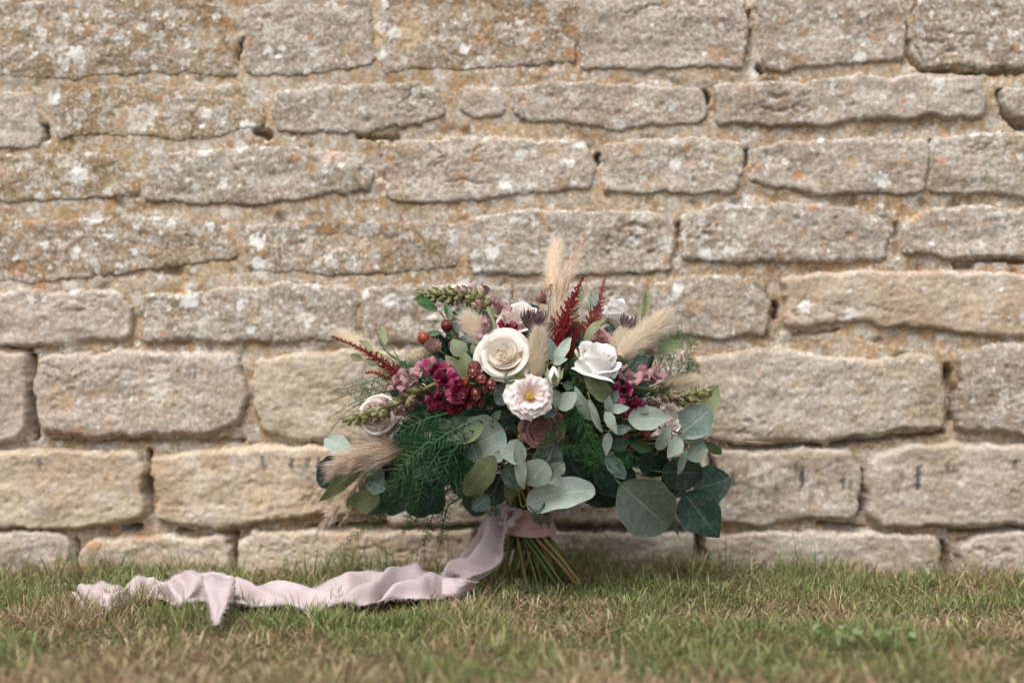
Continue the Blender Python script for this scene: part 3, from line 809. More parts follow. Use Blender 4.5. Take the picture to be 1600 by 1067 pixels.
# u0,v0 -> u1,v1, width px, material, shape, depth offset base, depth offset tip (m), roll deg, bend
SPRIGS = {
 'front left': [
  (788,672,719,706,82,'silver','round',.012,.004,0,.05), (757,666,697,687,30,'olive','lance',-.010,-.02,38,-.16), (724,684,684,642,38,'silver','ovate',.03,.04,10,.05),
  (772,712,727,774,40,'olive','oblong',-.012,-.022,-12,.10), (764,775,738,796,28,'teal','round',.01,.0,0,.05), (822,702,784,714,42,'silver','ovate',.0,-.004,12,.06),
  (811,689,818,764,23,'silver','oblong',-.014,-.018,35,.04), (853,721,824,757,46,'silver','round',-.01,-.018,-8,.08), (846,738,868,690,48,'teal','round',.004,.01,10,.05),
  (866,735,882,722,26,'silver','ovate',-.02,-.026,20,.05), (858,742,878,756,24,'silver','ovate',-.014,-.02,-20,.05), (823,788,930,765,52,'silver','blunt',.0,-.015,-18,.16),
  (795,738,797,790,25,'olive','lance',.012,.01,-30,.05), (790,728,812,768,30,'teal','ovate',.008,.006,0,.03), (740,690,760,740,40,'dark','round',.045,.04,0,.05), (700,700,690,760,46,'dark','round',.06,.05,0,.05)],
 'far right': [
  (981,655,1046,652,40,'silver','ovate',-.012,-.016,-8,.06), (1057,682,1112,638,58,'sage','round',.0,-.005,5,.06), (1073,686,1112,669,22,'silver','ovate',-.012,-.016,-35,.05),
  (1074,717,1099,688,38,'silver','round',-.014,-.018,8,.05), (1063,684,1043,716,25,'silver','ovate',-.016,-.02,-15,.05), (1073,703,1060,743,14,'silver','lance',-.022,-.026,25,.05),
  (1100,690,1128,709,16,'green','lance',-.002,.0,0,.05), (1028,703,1047,662,22,'silver','ovate',-.004,-.006,20,.05), (984,693,1022,704,18,'green','lance',.01,.006,0,.05)],
 'low right': [
  (969,756,1045,824,92,'sage','round',-.016,-.024,0,.05), (1070,770,1124,840,70,'dark','ovate',.0,-.006,5,.05), (1084,764,1142,748,62,'dark','round',.012,.008,0,.04),
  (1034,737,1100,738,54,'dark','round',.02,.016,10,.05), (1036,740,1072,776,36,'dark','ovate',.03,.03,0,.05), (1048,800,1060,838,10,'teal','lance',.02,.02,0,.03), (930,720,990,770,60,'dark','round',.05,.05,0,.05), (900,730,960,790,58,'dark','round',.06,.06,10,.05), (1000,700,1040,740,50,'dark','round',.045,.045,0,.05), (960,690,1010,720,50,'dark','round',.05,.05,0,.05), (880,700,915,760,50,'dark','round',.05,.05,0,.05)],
 'middle right': [
  (954,626,914,586,31,'olive','oblong',-.014,-.02,8,.08), (926,656,898,603,25,'silver','ovate',-.010,-.016,-25,.08), (921,622,941,676,13,'silver','oblong',-.022,-.026,30,.05),
  (947,641,964,679,17,'silver','ovate',-.020,-.028,10,.06), (953,640,984,637,16,'silver','ovate',-.018,-.022,-10,.06), (950,642,952,617,14,'silver','ovate',-.022,-.026,10,.05),
  (953,633,969,607,15,'teal','ovate',-.010,-.012,0,.05), (958,673,987,668,16,'teal','ovate',-.012,-.016,0,.05), (951,676,947,713,16,'silver','ovate',-.010,-.016,15,.05),
  (947,713,977,747,25,'teal','round',-.008,-.014,-10,.06), (955,700,985,688,22,'dark','ovate',.01,.01,0,.05), (908,690,900,640,30,'dark','lance',.03,.02,0,.05), (985,640,960,610,26,'dark','ovate',.03,.03,0,.05)],
 'beside the open bloom': [
  (868,637,867,608,13,'silver','oblong',-.018,-.022,30,.05), (873,638,900,614,28,'silver','round',-.016,-.022,-10,.07), (866,632,849,652,25,'teal','round',-.008,-.012,0,.06),
  (806,600,801,574,34,'olive','round',-.016,-.022,0,.08), (797,602,776,632,32,'teal','round',.0,-.006,0,.07), (770,655,782,640,14,'teal','ovate',.0,.0,20,.05)],
 'upright by the bunny tail': [
  (868,566,893,525,19,'silver','ovate',-.016,-.012,-12,.06), (866,566,857,526,18,'teal','ovate',-.010,-.004,10,.05), (865,567,887,561,15,'silver','ovate',-.02,-.028,-30,.05),
  (862,580,878,570,16,'teal','ovate',-.004,-.004,0,.05), (880,600,899,606,14,'teal','ovate',.0,.0,0,.05)],
 'upper left': [
  (730,592,726,550,32,'olive','ovate',-.012,-.016,8,.07), (716,574,695,556,18,'lime','ovate',-.008,-.012,-15,.06), (724,556,706,530,28,'olive','ovate',.012,.012,12,.06),
  (742,556,738,536,14,'lime','lance',-.004,-.006,30,.05), (712,518,726,476,30,'teal','round',.07,.07,0,.04), (700,590,688,560,26,'dark','ovate',.02,.02,0,.05), (740,610,775,600,24,'green','oblong',.012,.008,0,.05)],
 'low left': [
  (580,724,497,785,32,'olive','lance',.0,-.006,-32,-.06), (545,708,508,684,32,'silver','round',.03,.03,20,.05), (532,712,502,762,46,'dark','round',.045,.045,0,.05),
  (604,762,570,750,30,'teal','round',-.006,-.01,0,.05), (592,770,541,792,38,'olive','round',.004,.0,-20,.06), (600,750,560,730,34,'teal','round',.02,.02,0,.05), (640,770,592,792,46,'dark','round',.02,.015,0,.05),
  (650,752,690,800,54,'dark','round',.03,.03,0,.05), (660,700,612,668,54,'dark','round',.03,.03,0,.05), (690,690,650,740,56,'dark','round',.035,.03,0,.05), (720,650,680,700,50,'dark','round',.04,.04,0,.05),
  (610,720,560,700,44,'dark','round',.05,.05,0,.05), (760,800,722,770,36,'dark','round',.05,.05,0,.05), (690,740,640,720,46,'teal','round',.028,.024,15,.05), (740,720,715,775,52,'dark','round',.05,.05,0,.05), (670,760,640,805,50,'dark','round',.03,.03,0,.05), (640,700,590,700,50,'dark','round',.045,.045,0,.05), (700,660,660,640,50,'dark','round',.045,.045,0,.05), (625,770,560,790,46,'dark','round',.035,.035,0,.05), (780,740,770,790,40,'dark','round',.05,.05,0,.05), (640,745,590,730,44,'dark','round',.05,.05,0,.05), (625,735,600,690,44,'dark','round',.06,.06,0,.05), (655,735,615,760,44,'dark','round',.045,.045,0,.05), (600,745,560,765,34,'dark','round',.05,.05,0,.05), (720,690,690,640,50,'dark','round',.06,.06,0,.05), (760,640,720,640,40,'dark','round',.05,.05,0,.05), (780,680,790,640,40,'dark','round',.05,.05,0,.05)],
 'top right': [
  (900,505,888,466,16,'lime','lance',.0,.01,30,.08), (900,470,912,452,16,'lime','ovate',.04,.04,0,.05), (912,540,948,498,17,'lime','lance',.01,.0,-35,.18), (996,505,1008,448,16,'lime','lance',.07,.085,28,.12),
  (1010,555,1070,540,28,'olive','lance',.05,.05,-30,.14), (898,560,915,545,18,'lime','ovate',-.004,-.008,20,.06), (905,580,890,556,16,'green','lance',.004,.0,15,.08), (1095,640,1122,604,34,'lime','round',.06,.06,25,.08),
  (1040,508,1050,500,10,'olive','lance',.07,.07,0,.05), (925,462,930,480,16,'teal','ovate',.06,.06,0,.05)],
 'tip left': [
  (600,540,596,508,14,'lime','ovate',.05,.05,10,.06), (585,556,560,530,13,'lime','lance',.05,.05,25,.1), (592,572,570,560,12,'lime','lance',.05,.04,0,.08), (606,570,590,552,12,'lime','lance',.045,.04,25,.1), (612,590,598,580,20,'lime','oblong',.03,.03,0,.05), (566,562,548,555,13,'lime','round',.055,.055,0,.05)],
}
def sprig(name, rows, twig_mat):
    leaves = []; tubes = []
    heart = np.array([np.mean([r[0] for r in rows]), np.mean([r[1] for r in rows])])
    hd = dsurf(*heart)
    h3 = P(heart[0] * .75 + 824 * .25, heart[1] * .75 + 690 * .25, hd + .05)
    mid = (h3 + CORE) / 2 + np.array([0, .01, -.01])
    tubes += tube(catmull([BIND, CORE * .6 + BIND * .4, mid, h3], 5), np.linspace(.0026, .0016, 16), 6)
    for i, (u0, v0, u1, v1, w, mt, sh, d0, d1, roll, bend) in enumerate(rows):
        b = P(u0, v0, dsurf(u0, v0) + d0); t = P(u1, v1, dsurf(u1, v1) + d1)
        wd = w * (b[1] + t[1]) / 2 / FPX
        leaves.append((leaf_geo(b, t, wd, math.radians(roll), bend, random.uniform(.05, .22), sh, random.uniform(.0, .03), seed=i), mt))
        # stalk: leaves the blade along its midrib, then bends back to the twig
        dirn = norm(b - t)
        L = np.linalg.norm(b - t)
        p1 = b + dirn * min(.007, L * .25) + np.array([0, .006, 0])
        p2 = p1 * .5 + h3 * .5 + np.array([0, .020, 0])
        tubes += tube(catmull([b, p1, p2, h3 + np.array([0, .01, 0])], 4), np.linspace(.0007, .0013, 13), 5)
    tw = mesh_obj(name, tubes, twig_mat, bouquet)
    for g, mt in leaves:
        mesh_obj('leaf', g, M_LEAF[mt], tw)
    return tw
for nm, rows in SPRIGS.items():
    sp_ = sprig('leaf_sprig' if nm in ('top right', 'tip left') else 'eucalyptus_branch', rows, M_TWIG if nm in ('front left', 'far right', 'beside the open bloom') else M_STEMGREEN)
sprig('ruscus_sprig', [(684,486,650,463,16,'green','oblong',.03,.03,-12,.05), (703,500,697,474,13,'green','oblong',.03,.03,15,.05), (690,520,665,522,10,'green','lance',.03,.03,20,.05)], M_STEMGREEN)

# inner greenery that closes the bouquet from every side
def inner_leaves():
    tubes = []; gs = []
    r = random.Random(21)
    for i in range(230):
        th = r.uniform(0, 2 * math.pi); ph = math.acos(r.uniform(-1, 1))
        dx, dy, dz = math.sin(ph) * math.cos(th), math.cos(ph), math.sin(ph) * math.sin(th)
        k = r.uniform(.45, .84)
        c = np.array([P(822, 0, 1.89)[0] + dx * .205 * k, 1.895 + dy * .118 * k, CAM_Z - .078 + dz * .135 * k])
        if dz < -.55 and abs(dx) < .35:
            continue
        b = CORE * .35 + c * .65
        dirn = norm(c - CORE + np.array([r.uniform(-.1, .1), r.uniform(-.06, .06), r.uniform(-.1, .1)]))
        L = r.uniform(.03, .05)
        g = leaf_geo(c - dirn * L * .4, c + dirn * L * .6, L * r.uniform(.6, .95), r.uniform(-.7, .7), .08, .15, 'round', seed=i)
        gs.append((g, r.choice(['dark', 'dark', 'dark', 'dark', 'green'])))  # mostly the darkened leaf colour, painting in the shade of the interior
        tubes += tube(catmull([CORE, b, c - dirn * L * .4], 3), .0011, 4)
    tw = mesh_obj('eucalyptus_branch', tubes, M_STEMGREEN, bouquet)
    for g, m in gs:
        mesh_obj('leaf', g, M_LEAF[m], tw)
inner_leaves()

# ---- roses
def petal_geo(R, rb, rr, h, half, az, curl, cupz=.12, skew=.03, nu=12, nv=13, ruffle=0.0, rn=9, seed=0, point=0.0, lip=.75):
    t = np.linspace(0, 1, nu); s = np.linspace(-1, 1, nv)
    T, S = np.meshgrid(t, s, indexing='ij')
    wid = half * (0.62 + 0.38 * np.sin(np.clip(T, 0, 1) * math.pi * .62))
    th = az + S * wid
    rho = rb + (rr - rb) * np.sin(T * math.pi / 2) ** 0.9
    z = h * T ** 1.05 - cupz * h * S ** 4 * T ** 2 + point * h * np.exp(-(S / .25) ** 2) * T ** 4
    over = np.clip((T - lip) / (1 - lip), 0, 1)
    rho = rho + curl * R * over ** 1.6
    z = z - curl * R * .75 * over ** 2
    rho = rho + skew * R * S
    rg = np.random.default_rng(seed)
    p = rg.uniform(0, 6, 4)
    w = np.sin(S * 2.3 + p[0]) * .020 + np.sin(S * 4.1 + p[1]) * .012
    rho = rho + R * w * T ** 2; z = z + R * 1.2 * (np.sin(S * 3.0 + p[2]) * .022) * T ** 2
    if ruffle:
        rf = np.sin(S * rn + p[3]) + .6 * np.sin(S * rn * 2.1 + p[1])
        rho = rho + R * ruffle * rf * np.clip(T - .55, 0, 1) * 2; z = z + R * ruffle * np.cos(S * rn * 1.3 + p[2]) * np.clip(T - .5, 0, 1) * 2.4
    V = np.stack([rho * np.cos(th), rho * np.sin(th), z], -1)
    return dict(V=V.reshape(-1, 3), F=grid_faces(nu, nv), uv=np.stack([S * .5 + .5, T], -1).reshape(-1, 2))

def sepals(R, n=5):
    ps = []
    V = []
    prof = [(.10, -.30), (.22, -.22), (.30, -.05), (.26, .08)]
    ang = np.arange(12) * 2 * math.pi / 12
    V = np.concatenate([np.stack([r * R * np.cos(ang), r * R * np.sin(ang), np.full(12, z * R)], -1) for r, z in prof])
    ps.append(dict(V=V, F=grid_faces(4, 12, True), uv=np.zeros((48, 2))))
    for i in range(n):
        ps.append(petal_geo(R, .22 * R, .62 * R, .25 * R, .32, i * 2 * math.pi / n, .05, .2, 0, 6, 5, seed=i, point=.3))
    return ps

def xform(g, M):
    m = np.array(M)
    g = dict(g); g['V'] = g['V'] @ m[:3, :3].T + m[:3, 3]
    return g

def rose(name, u, v, dd, rpx, axis, mat, n=26, seed=0, open_=1.0, tall=.95, label=None, ruffle=0.0):
    d = dsurf(u, v) + dd
    c = P(u, v, d); R = rpx * d / FPX
    M = mat_axis(c - norm(axis) * R * tall * .5, axis, 1.0, seed)
    stem = tube(catmull([c - norm(axis) * R * .7, (c - norm(axis) * R * 2 + CORE) / 2, CORE, BIND], 4), .0022, 6)
    root = mesh_obj(name, [xform(g, M) for g in sepals(R)] + stem, M_STEMGREEN, bouquet)
    r = random.Random(seed)
    H = R * tall
    def filler_dome(r0, z0, r1, z1, rings=9):
        a_ = np.linspace(0, 2 * math.pi, 33)[:-1]
        tt = np.linspace(0, 1, rings)
        V = np.concatenate([np.stack([(r0 + (r1 - r0) * x) * np.cos(a_), (r0 + (r1 - r0) * x) * np.sin(a_), np.full(32, z0 + (z1 - z0) * x) + R * .02 * np.sin(a_ * 3 + x * 14)], -1) for x in tt])
        return dict(V=V, F=grid_faces(rings, 32, True), uv=np.stack([np.zeros(len(V)), np.full(len(V), .55)], -1))
    mesh_obj('heart', [xform(filler_dome(.002 * R, H * .74, .44 * R * open_, H * .68), M), xform(filler_dome(.44 * R * open_, H * .68, .72 * R * open_, H * .32), M)], mat, root)  # added filler domes under the petals, so the gaps look less dark
    ni = int(n * .55)
    for i in range(n):
        az = i * 2.39996 + r.uniform(-.35, .35)
        if i < ni:                                   # tight heart
            t = i / ni
            rb, rr, h = R * (.03 + .16 * t), R * (.05 + .42 * t * open_), H * (.88 + .12 * t + r.uniform(-.03, .03))
            half, curl, cz = 1.45 - .25 * t, .02 + .06 * t, .08
        else:                                        # broad guard petals
            t = (i - ni) / (n - ni - 1)
            rb, rr, h = R * (.20 + .12 * t), R * (.50 + .36 * t) * open_, H * (1.0 - .46 * t ** 1.2 + r.uniform(-.04, .04))
            half, curl, cz = 1.12 - .18 * t, (.09 + .11 * t) * r.uniform(.6, 1.4), .16 + .10 * t
        g = petal_geo(R, rb, rr * r.uniform(.88, 1.08), h, half, az, curl, cz, .045, seed=seed * 50 + i, lip=.72, ruffle=ruffle, nu=14, nv=17, point=.05)
        o = mesh_obj('petal', xform(g, M), mat, root)
    if label:
        root['label'] = label
    return root

rose('rose', 787, 557, -.012, 45, (-.10, -1.0, .42), M_CREAM, 24, 3, tall=.85, label='open cream rose with a peach heart')
rose('rose', 930, 566, -.010, 46, (.26, -.50, .95), M_IVORY, 20, 5, .95, 1.25, label='ivory rose seen from the side')
rose('rose', 812, 500, .075, 40, (-.12, -.45, 1.0), M_BLUSH, 22, 8, 1.0, 1.1, label='blush rose at the back')
rose('rose', 963, 488, .085, 25, (.12, -.25, 1.0), M_IVORY, 16, 9, .85, 1.7, label='ivory rose half open at the back')
rose('rose', 592, 650, .014, 42, (-.40, -.88, .22), M_BLUSH, 20, 11, 1.0, .80, label='pale blush rose behind the snapdragon spike')
rose('rose', 846, 668, .008, 36, (.05, -1.0, -.25), M_DUSTY, 22, 12, 1.05, .8, label='dusty pink rose under the leaves', ruffle=.022)
rose('rose', 934, 528, .035, 22, (.1, -.8, .6), M_DUSTY, 14, 13, 1.0, .95, label='dusty pink rosebud')
rose('rose', 1046, 660, .012, 30, (.75, -.62, .2), M_LISI, 16, 14, 1.05, .85, label='pale pink bloom behind a silver leaf', ruffle=.03)
rose('rose', 893, 470, .06, 17, (.1, -.3, 1), M_IVORY, 10, 15, .7, 1.9, label='small closed ivory bud')

def lisianthus(u, v, dd, rpx, axis, seed):
    d = dsurf(u, v) + dd; c = P(u, v, d); R = rpx * d / FPX
    M = mat_axis(c - norm(axis) * R * .35, axis, 1.0, .4)
    stem = tube(catmull([c - norm(axis) * R * .6, (c - norm(axis) * R * 2 + CORE) / 2, CORE], 4), .0018, 6)
    root = mesh_obj('lisianthus', [xform(g, M) for g in sepals(R * .7)] + stem, M_STEMGREEN, bouquet)
    root['label'] = 'frilled pale pink bloom with a yellow eye'
    r = random.Random(seed)
    for i in range(15):
        t = i / 14
        g = petal_geo(R, R * .08, R * (.46 + .46 * t), R * (.72 - .50 * t), 1.02 - .12 * t, i * 2.39996 + r.uniform(-.2, .2), .10 + .10 * t, .22, .03, 14, 25, .028, 12, seed * 40 + i, lip=.6)
        mesh_obj('petal', xform(g, M), M_LISI, root)
    dots = []
    for i in range(26):
        a = i * 2.4; q = R * .17 * math.sqrt((i + .5) / 26)
        p0 = np.array([q * .5 * math.cos(a), q * .5 * math.sin(a), 0]); p1 = np.array([q * math.cos(a), q * math.sin(a), R * (.34 + .05 * r.random())])
        for tb in tube([p0, (p0 + p1) / 2, p1, p1 + np.array([0, 0, R * .02])], [R * .012, R * .012, R * .03, R * .022], 5):
            dots.append(xform(tb, M))
    mesh_obj('stamens', dots, M_STAMEN, root)
lisianthus(828, 618, -.024, 36, (.05, -1, .22), 2)
# ---- buds, florets, spikes
def ico(r=1.0, n=6, m=5, sx=1.0, sz=1.0):
    """small closed ellipsoid along Z"""
    th = np.linspace(0, math.pi, m + 1)[1:-1]; ph = np.arange(n) * 2 * math.pi / n
    V = [np.stack([r * sx * math.sin(t) * np.cos(ph), r * sx * math.sin(t) * np.sin(ph), np.full(n, -r * sz * math.cos(t))], -1) for t in th]
    V = np.concatenate(V + [np.array([[0, 0, -r * sz], [0, 0, r * sz]])])
    k = len(th); a = np.arange(n)
    F = grid_faces(k, n, True)
    top = np.stack([(k - 1) * n + a, (k - 1) * n + (a + 1) % n, np.full(n, k * n + 1)], -1)
    bot = np.stack([(a + 1) % n, a, np.full(n, k * n)], -1)
    uv = np.stack([np.zeros(len(V)), (V[:, 2] / (r * sz) + 1) / 2], -1)
    return dict(V=V, F=F, uv=uv), dict(V=V, F=np.vstack([top, bot]), uv=uv)

def bud_mesh():
    ps = []
    for g in ico(.5, 10, 9, .62, 1.0):
        g = dict(g); V = g['V'].copy(); V[:, 2] += .5; V[:, :2] *= (1.08 - .55 * np.clip(V[:, 2:3], 0, 1) ** 2); g['V'] = V; g['mi'] = 1
        ps.append(g)
    for i in range(5):          # pointed sepals hugging the bud
        ps.append(petal_geo(1, .16, .36, .72, .40, i * 2 * math.pi / 5, .10, .25, 0, 7, 5, seed=i, point=.35))
    return ps
ME_BUD_GREEN = make_mesh('bud', bud_mesh(), [M_BUD, M_BUD])
ME_BUD_PINK = make_mesh('bud', bud_mesh(), [M_BUD, M_MAUVE])
def floret_mesh(mat):
    ps = []
    n = 12
    prof = [(.05, 0), (.17, .10), (.21, .35), (.20, .60), (.26, .72)]
    ang = np.arange(n) * 2 * math.pi / n
    V = np.concatenate([np.stack([r * np.cos(ang) * 1.0, r * np.sin(ang), np.full(n, z)], -1) for r, z in prof])
    ps.append(dict(V=V, F=grid_faces(5, n, True), uv=np.stack([np.zeros(len(V)), np.repeat(np.linspace(0, .7, 5), n)], -1)))
    for az, half, hh, cu in ((.55, .55, 1.08, .22), (-.55, .55, 1.08, .22), (math.pi, .5, .86, .34), (math.pi + .95, .5, .84, .30), (math.pi - .95, .5, .84, .30)):
        g = petal_geo(1, .20, .40, hh, half, az, cu, .3, .02, 9, 11, .02, 7, int(az * 10) % 17 + 2, lip=.6)
        V = g['V'].copy(); m = V[:, 2] < .45; V[m, 2] = .45 + (V[m, 2]) * .1
        g['V'] = V; ps.append(g)
    return make_mesh('floret', ps, [mat])
ME_FLORET = {'mauve': floret_mesh(M_MAUVE), 'magenta': floret_mesh(M_MAGENTA), 'crimson': floret_mesh(M_CRIMSON)}

def inst(name, me, parent, M):
    return link(bpy.data.objects.new(name, me), parent, M)

def snapdragon(path, dds, buds, florets, seed, label):
    """path px points from the root to the tip; buds between t0..1; florets (t or (u,v,dd), dir px, size px, kind)"""
    pts = np.array([P(u, v, dsurf(u, v) + dd) for (u, v), dd in zip(path, dds)])
    back = catmull([BIND, CORE, pts[0] * .7 + CORE * .3 + np.array([0, .03, 0])], 4)
    cur = catmull(pts, 10)
    stemg = tube(cur, np.linspace(.0030, .0008, len(cur)), 7) + tube(np.vstack([back, pts[:1]]), .0028, 6)
    root = mesh_obj('snapdragon', stemg, M_STEMGREEN, bouquet)
    root['label'] = label
    r = random.Random(seed)
    seg = np.linalg.norm(np.diff(cur, axis=0), axis=1); L = np.concatenate([[0], np.cumsum(seg)]); L /= L[-1]
    t0, nb, s0, s1 = buds
    for i in range(nb):
        t = t0 + (1 - t0) * (i / (nb - 1)) ** .85
        p = np.array([np.interp(t, L, cur[:, j]) for j in range(3)])
        tg = norm(np.array([np.interp(min(1, t + .02), L, cur[:, j]) for j in range(3)]) - np.array([np.interp(max(0, t - .05), L, cur[:, j]) for j in range(3)]))
        a, s, q = frame_of(tg)
        az = i * 2.4 + r.uniform(-.3, .3)
        out = math.cos(az) * s + math.sin(az) * q
        tilt = .95 - .55 * ((t - t0) / (1 - t0)) ** 2
        ax = norm(tg * (1 - tilt * .45) + out * tilt)
        size = (s0 + (s1 - s0) * (t - t0) / (1 - t0)) * r.uniform(.85, 1.15) * p[1] / FPX
        inst('bud', ME_BUD_PINK if (t - t0) < .35 * (1 - t0) and r.random() < .6 else ME_BUD_GREEN, root, mat_axis(p + out * .001, ax, size, r.uniform(0, 6)))
    for (u, v, dd, du, dv, dy, size, kind) in florets:
        d = dsurf(u, v) + dd
        inst('floret', ME_FLORET[kind], root, mat_axis(P(u, v, d), norm((du, dy, -dv)), size * .76 * d / FPX, r.uniform(0, 6)))
    return root

snapdragon([(778,540),(772,505),(758,480),(735,464),(700,462),(656,462)], [.03,.025,.025,.025,.03,.035], (.34, 34, 22, 12),
  [(777,492,.02,.25,-.9,-.4,36,'mauve'),(768,520,.01,-.6,-.5,-.6,36,'mauve'),(740,462,.035,.1,-1,-.2,22,'mauve'),(756,462,.04,.5,-1,-.2,26,'mauve'),(786,523,.015,.55,-.75,-.6,34,'crimson'),(792,522,.02,.9,-.2,-.7,26,'crimson'),(752,512,.03,-.4,-.6,-.5,28,'mauve')], 3,
  'arching snapdragon spike with green buds at the top of the bouquet')
snapdragon([(705,588),(672,603),(640,620),(600,642),(545,657)], [-.01,-.016,-.018,-.014,-.008], (.24, 30, 23, 12),
  [(668,590,-.012,-.25,-.9,-.5,44,'mauve'),(676,586,-.006,.3,-.8,-.6,42,'magenta'),(690,600,-.018,.3,-.3,-.9,44,'magenta'),(702,606,-.02,.7,.15,-.8,42,'magenta'),(684,612,-.014,.1,.6,-.8,40,'magenta'),(654,606,-.012,-.8,-.6,-.4,44,'mauve'),(636,602,-.004,-.8,-.5,-.5,40,'mauve'),
   (706,622,-.006,.5,.6,-.7,38,'crimson'),(690,628,-.002,-.3,.8,-.6,34,'crimson'),(720,616,-.004,.9,.2,-.6,34,'crimson'),(645,618,-.022,.05,1,-.4,30,'mauve'),(625,630,-.022,.0,1,-.4,26,'mauve')], 5,
  'snapdragon spike with magenta florets pointing down to the wall foot')
snapdragon([(975,605),(1000,606),(1030,612),(1065,622),(1104,612)], [.015,.01,.008,.01,.012], (.3, 24, 20, 12),
  [(985,602,.0,-.1,-.9,-.6,40,'mauve'),(1000,600,.004,.2,-1,-.5,38,'mauve'),(1016,600,.01,.6,-.9,-.4,38,'mauve'),(978,612,-.006,-.3,-.1,-.9,36,'magenta'),(985,624,-.002,.2,.6,-.7,34,'magenta'),(1012,622,.004,.4,.8,-.6,30,'mauve'),(1000,636,.006,.1,.8,-.6,32,'crimson')], 7,
  'snapdragon spike with mauve florets beside the silver leaves')

def closed_bud(u, v, dd, lpx, axis, mat, label):
    d = dsurf(u, v) + dd; c = P(u, v, d)
    M = mat_axis(c, axis, lpx * d / FPX)
    ps = [xform(g, M) for g in bud_mesh()]
    o = mesh_obj('flower_bud', ps + tube(catmull([c, c * .7 + CORE * .3 + np.array([0, .02, 0]), CORE], 4), .0014, 5), [M_LEAF['lime'], mat], bouquet)
    o['label'] = label
closed_bud(866, 604, -.026, 33, (-.04, -.25, 1), M_IVORY, 'slim pointed cream bud')

# ---- astilbe plumes
def astilbe(path, dds, base_px, dense, mat, seed, label):
    pts = np.array([P(u, v, dsurf(u, v) + dd) for (u, v), dd in zip(path, dds)])
    cur = catmull(pts, 12)
    r = np.random.default_rng(seed)
    sc = pts[0][1] / FPX
    ps = tube(cur, np.linspace(.0014, .0005, len(cur)), 5) + tube(catmull([pts[0], pts[0] * .6 + CORE * .4 + np.array([0, .02, 0]), CORE], 4), .0016, 5)
    g1, g2 = ico(1.0, 5, 3)
    nb = dense
    Vs, Fq, Ft, off = [], [], [], 0
    def blob(p, rad):
        nonlocal off
        q = r.uniform(.7, 1.3, 3)
        Vs.append(g1['V'] * rad * q + p); Fq.append(g1['F'] + off); Ft.append(g2['F'] + off); off += len(g1['V'])
    for i in range(nb):
        t = (i + .5) / nb
        p = cur[min(len(cur) - 1, int(t * (len(cur) - 1)))]
        tg = norm(cur[min(len(cur) - 1, int(t * (len(cur) - 1)) + 1)] - cur[max(0, int(t * (len(cur) - 1)) - 1)])
        a, s, q = frame_of(tg)
        az = i * 2.4
        bl = base_px * sc * (1 - t) ** 1.25 * r.uniform(.75, 1.15) + 2.0 * sc
        dirn = norm((math.cos(az) * s + math.sin(az) * q) + tg * .75)
        m = max(2, int(bl / (1.7 * sc)))
        for j in range(m):
            f = (j + .6) / m
            c = p + dirn * bl * f + tg * bl * .18 * f * f
            for _ in range(2 if bl > 8 * sc else 1):
                blob(c + r.normal(0, .9 * sc * (1 - .5 * f), 3), sc * r.uniform(1.0, 1.75) * (1.1 - .35 * f))
    V = np.concatenate(Vs)
    uv = np.zeros((len(V), 2))
    ps += [dict(V=V, F=np.concatenate(Fq), uv=uv), dict(V=V, F=np.concatenate(Ft), uv=uv)]
    o = mesh_obj('astilbe_plume', ps, mat, bouquet)
    o['label'] = label
astilbe([(868,545),(882,505),(897,465),(911,433)], [-.004,.0,.006,.012], 36, 120, M_ASTILBE, 1, 'dark red tapering astilbe plume')
astilbe([(884,560),(896,535),(908,508)], [-.006,.0,.004], 9, 60, M_ASTILBE, 2, 'short dark red side plume')
astilbe([(882,560),(888,548),(905,545)], [-.008,-.008,-.008], 10, 50, M_ASTILBE, 12, 'short dark red side plume')
astilbe([(918,522),(934,480),(947,428)], [.06,.07,.08], 22, 90, M_ASTILBE2, 3, 'softer red astilbe plume behind the dark one')
astilbe([(628,590),(592,562),(555,541),(518,525)], [.01,.016,.022,.028], 15, 90, M_ASTILBE, 4, 'thin red astilbe plume pointing to the left')
astilbe([(600,588),(585,582),(572,582)], [.018,.02,.022], 6, 30, M_ASTILBE2, 5, 'short red side plume on the left')
astilbe([(878,640),(878,660),(874,690)], [.05,.05,.05], 14, 40, M_ASTILBE2, 6, 'short red plume deep in the bouquet')

# ---- bunny tail grass heads
def fibres(pos, dirs, length, width, r, segs=2, curl=0.0, vtip=1.0):
    """thin tapering ribbons; pos (n,3), dirs (n,3), length (n,)"""
    n = len(pos)
    side = np.cross(dirs, r.normal(0, 1, (n, 3))); side /= np.linalg.norm(side, axis=1, keepdims=True) + 1e-9
    sag = r.normal(0, 1, (n, 3)) * curl
    V = []
    uv = []
    for i in range(segs):
        t = i / segs
        c = pos + dirs * (length * t)[:, None] + sag * (length * t * t)[:, None]
        w = width * (1 - .6 * t) / 2
        V += [c - side * w, c + side * w]; uv += [t * vtip, t * vtip]
    V.append(pos + dirs * length[:, None] + sag * length[:, None]); uv.append(vtip)
    k = 2 * segs + 1
    V = np.stack(V, 1).reshape(-1, 3)
    b = (np.arange(n) * k)[:, None]
    out = []
    UV = np.stack([np.zeros(n * k), np.tile(np.array(uv), n)], -1)
    for i in range(segs - 1):
        out.append(dict(V=V, F=b + np.array([[2 * i, 2 * i + 1, 2 * i + 3, 2 * i + 2]]), uv=UV))
    out.append(dict(V=V, F=b + np.array([[k - 3, k - 2, k - 1]]), uv=UV))
    # drop unused duplicates of V: join into one vertex block per face set is fine at this size
    return out

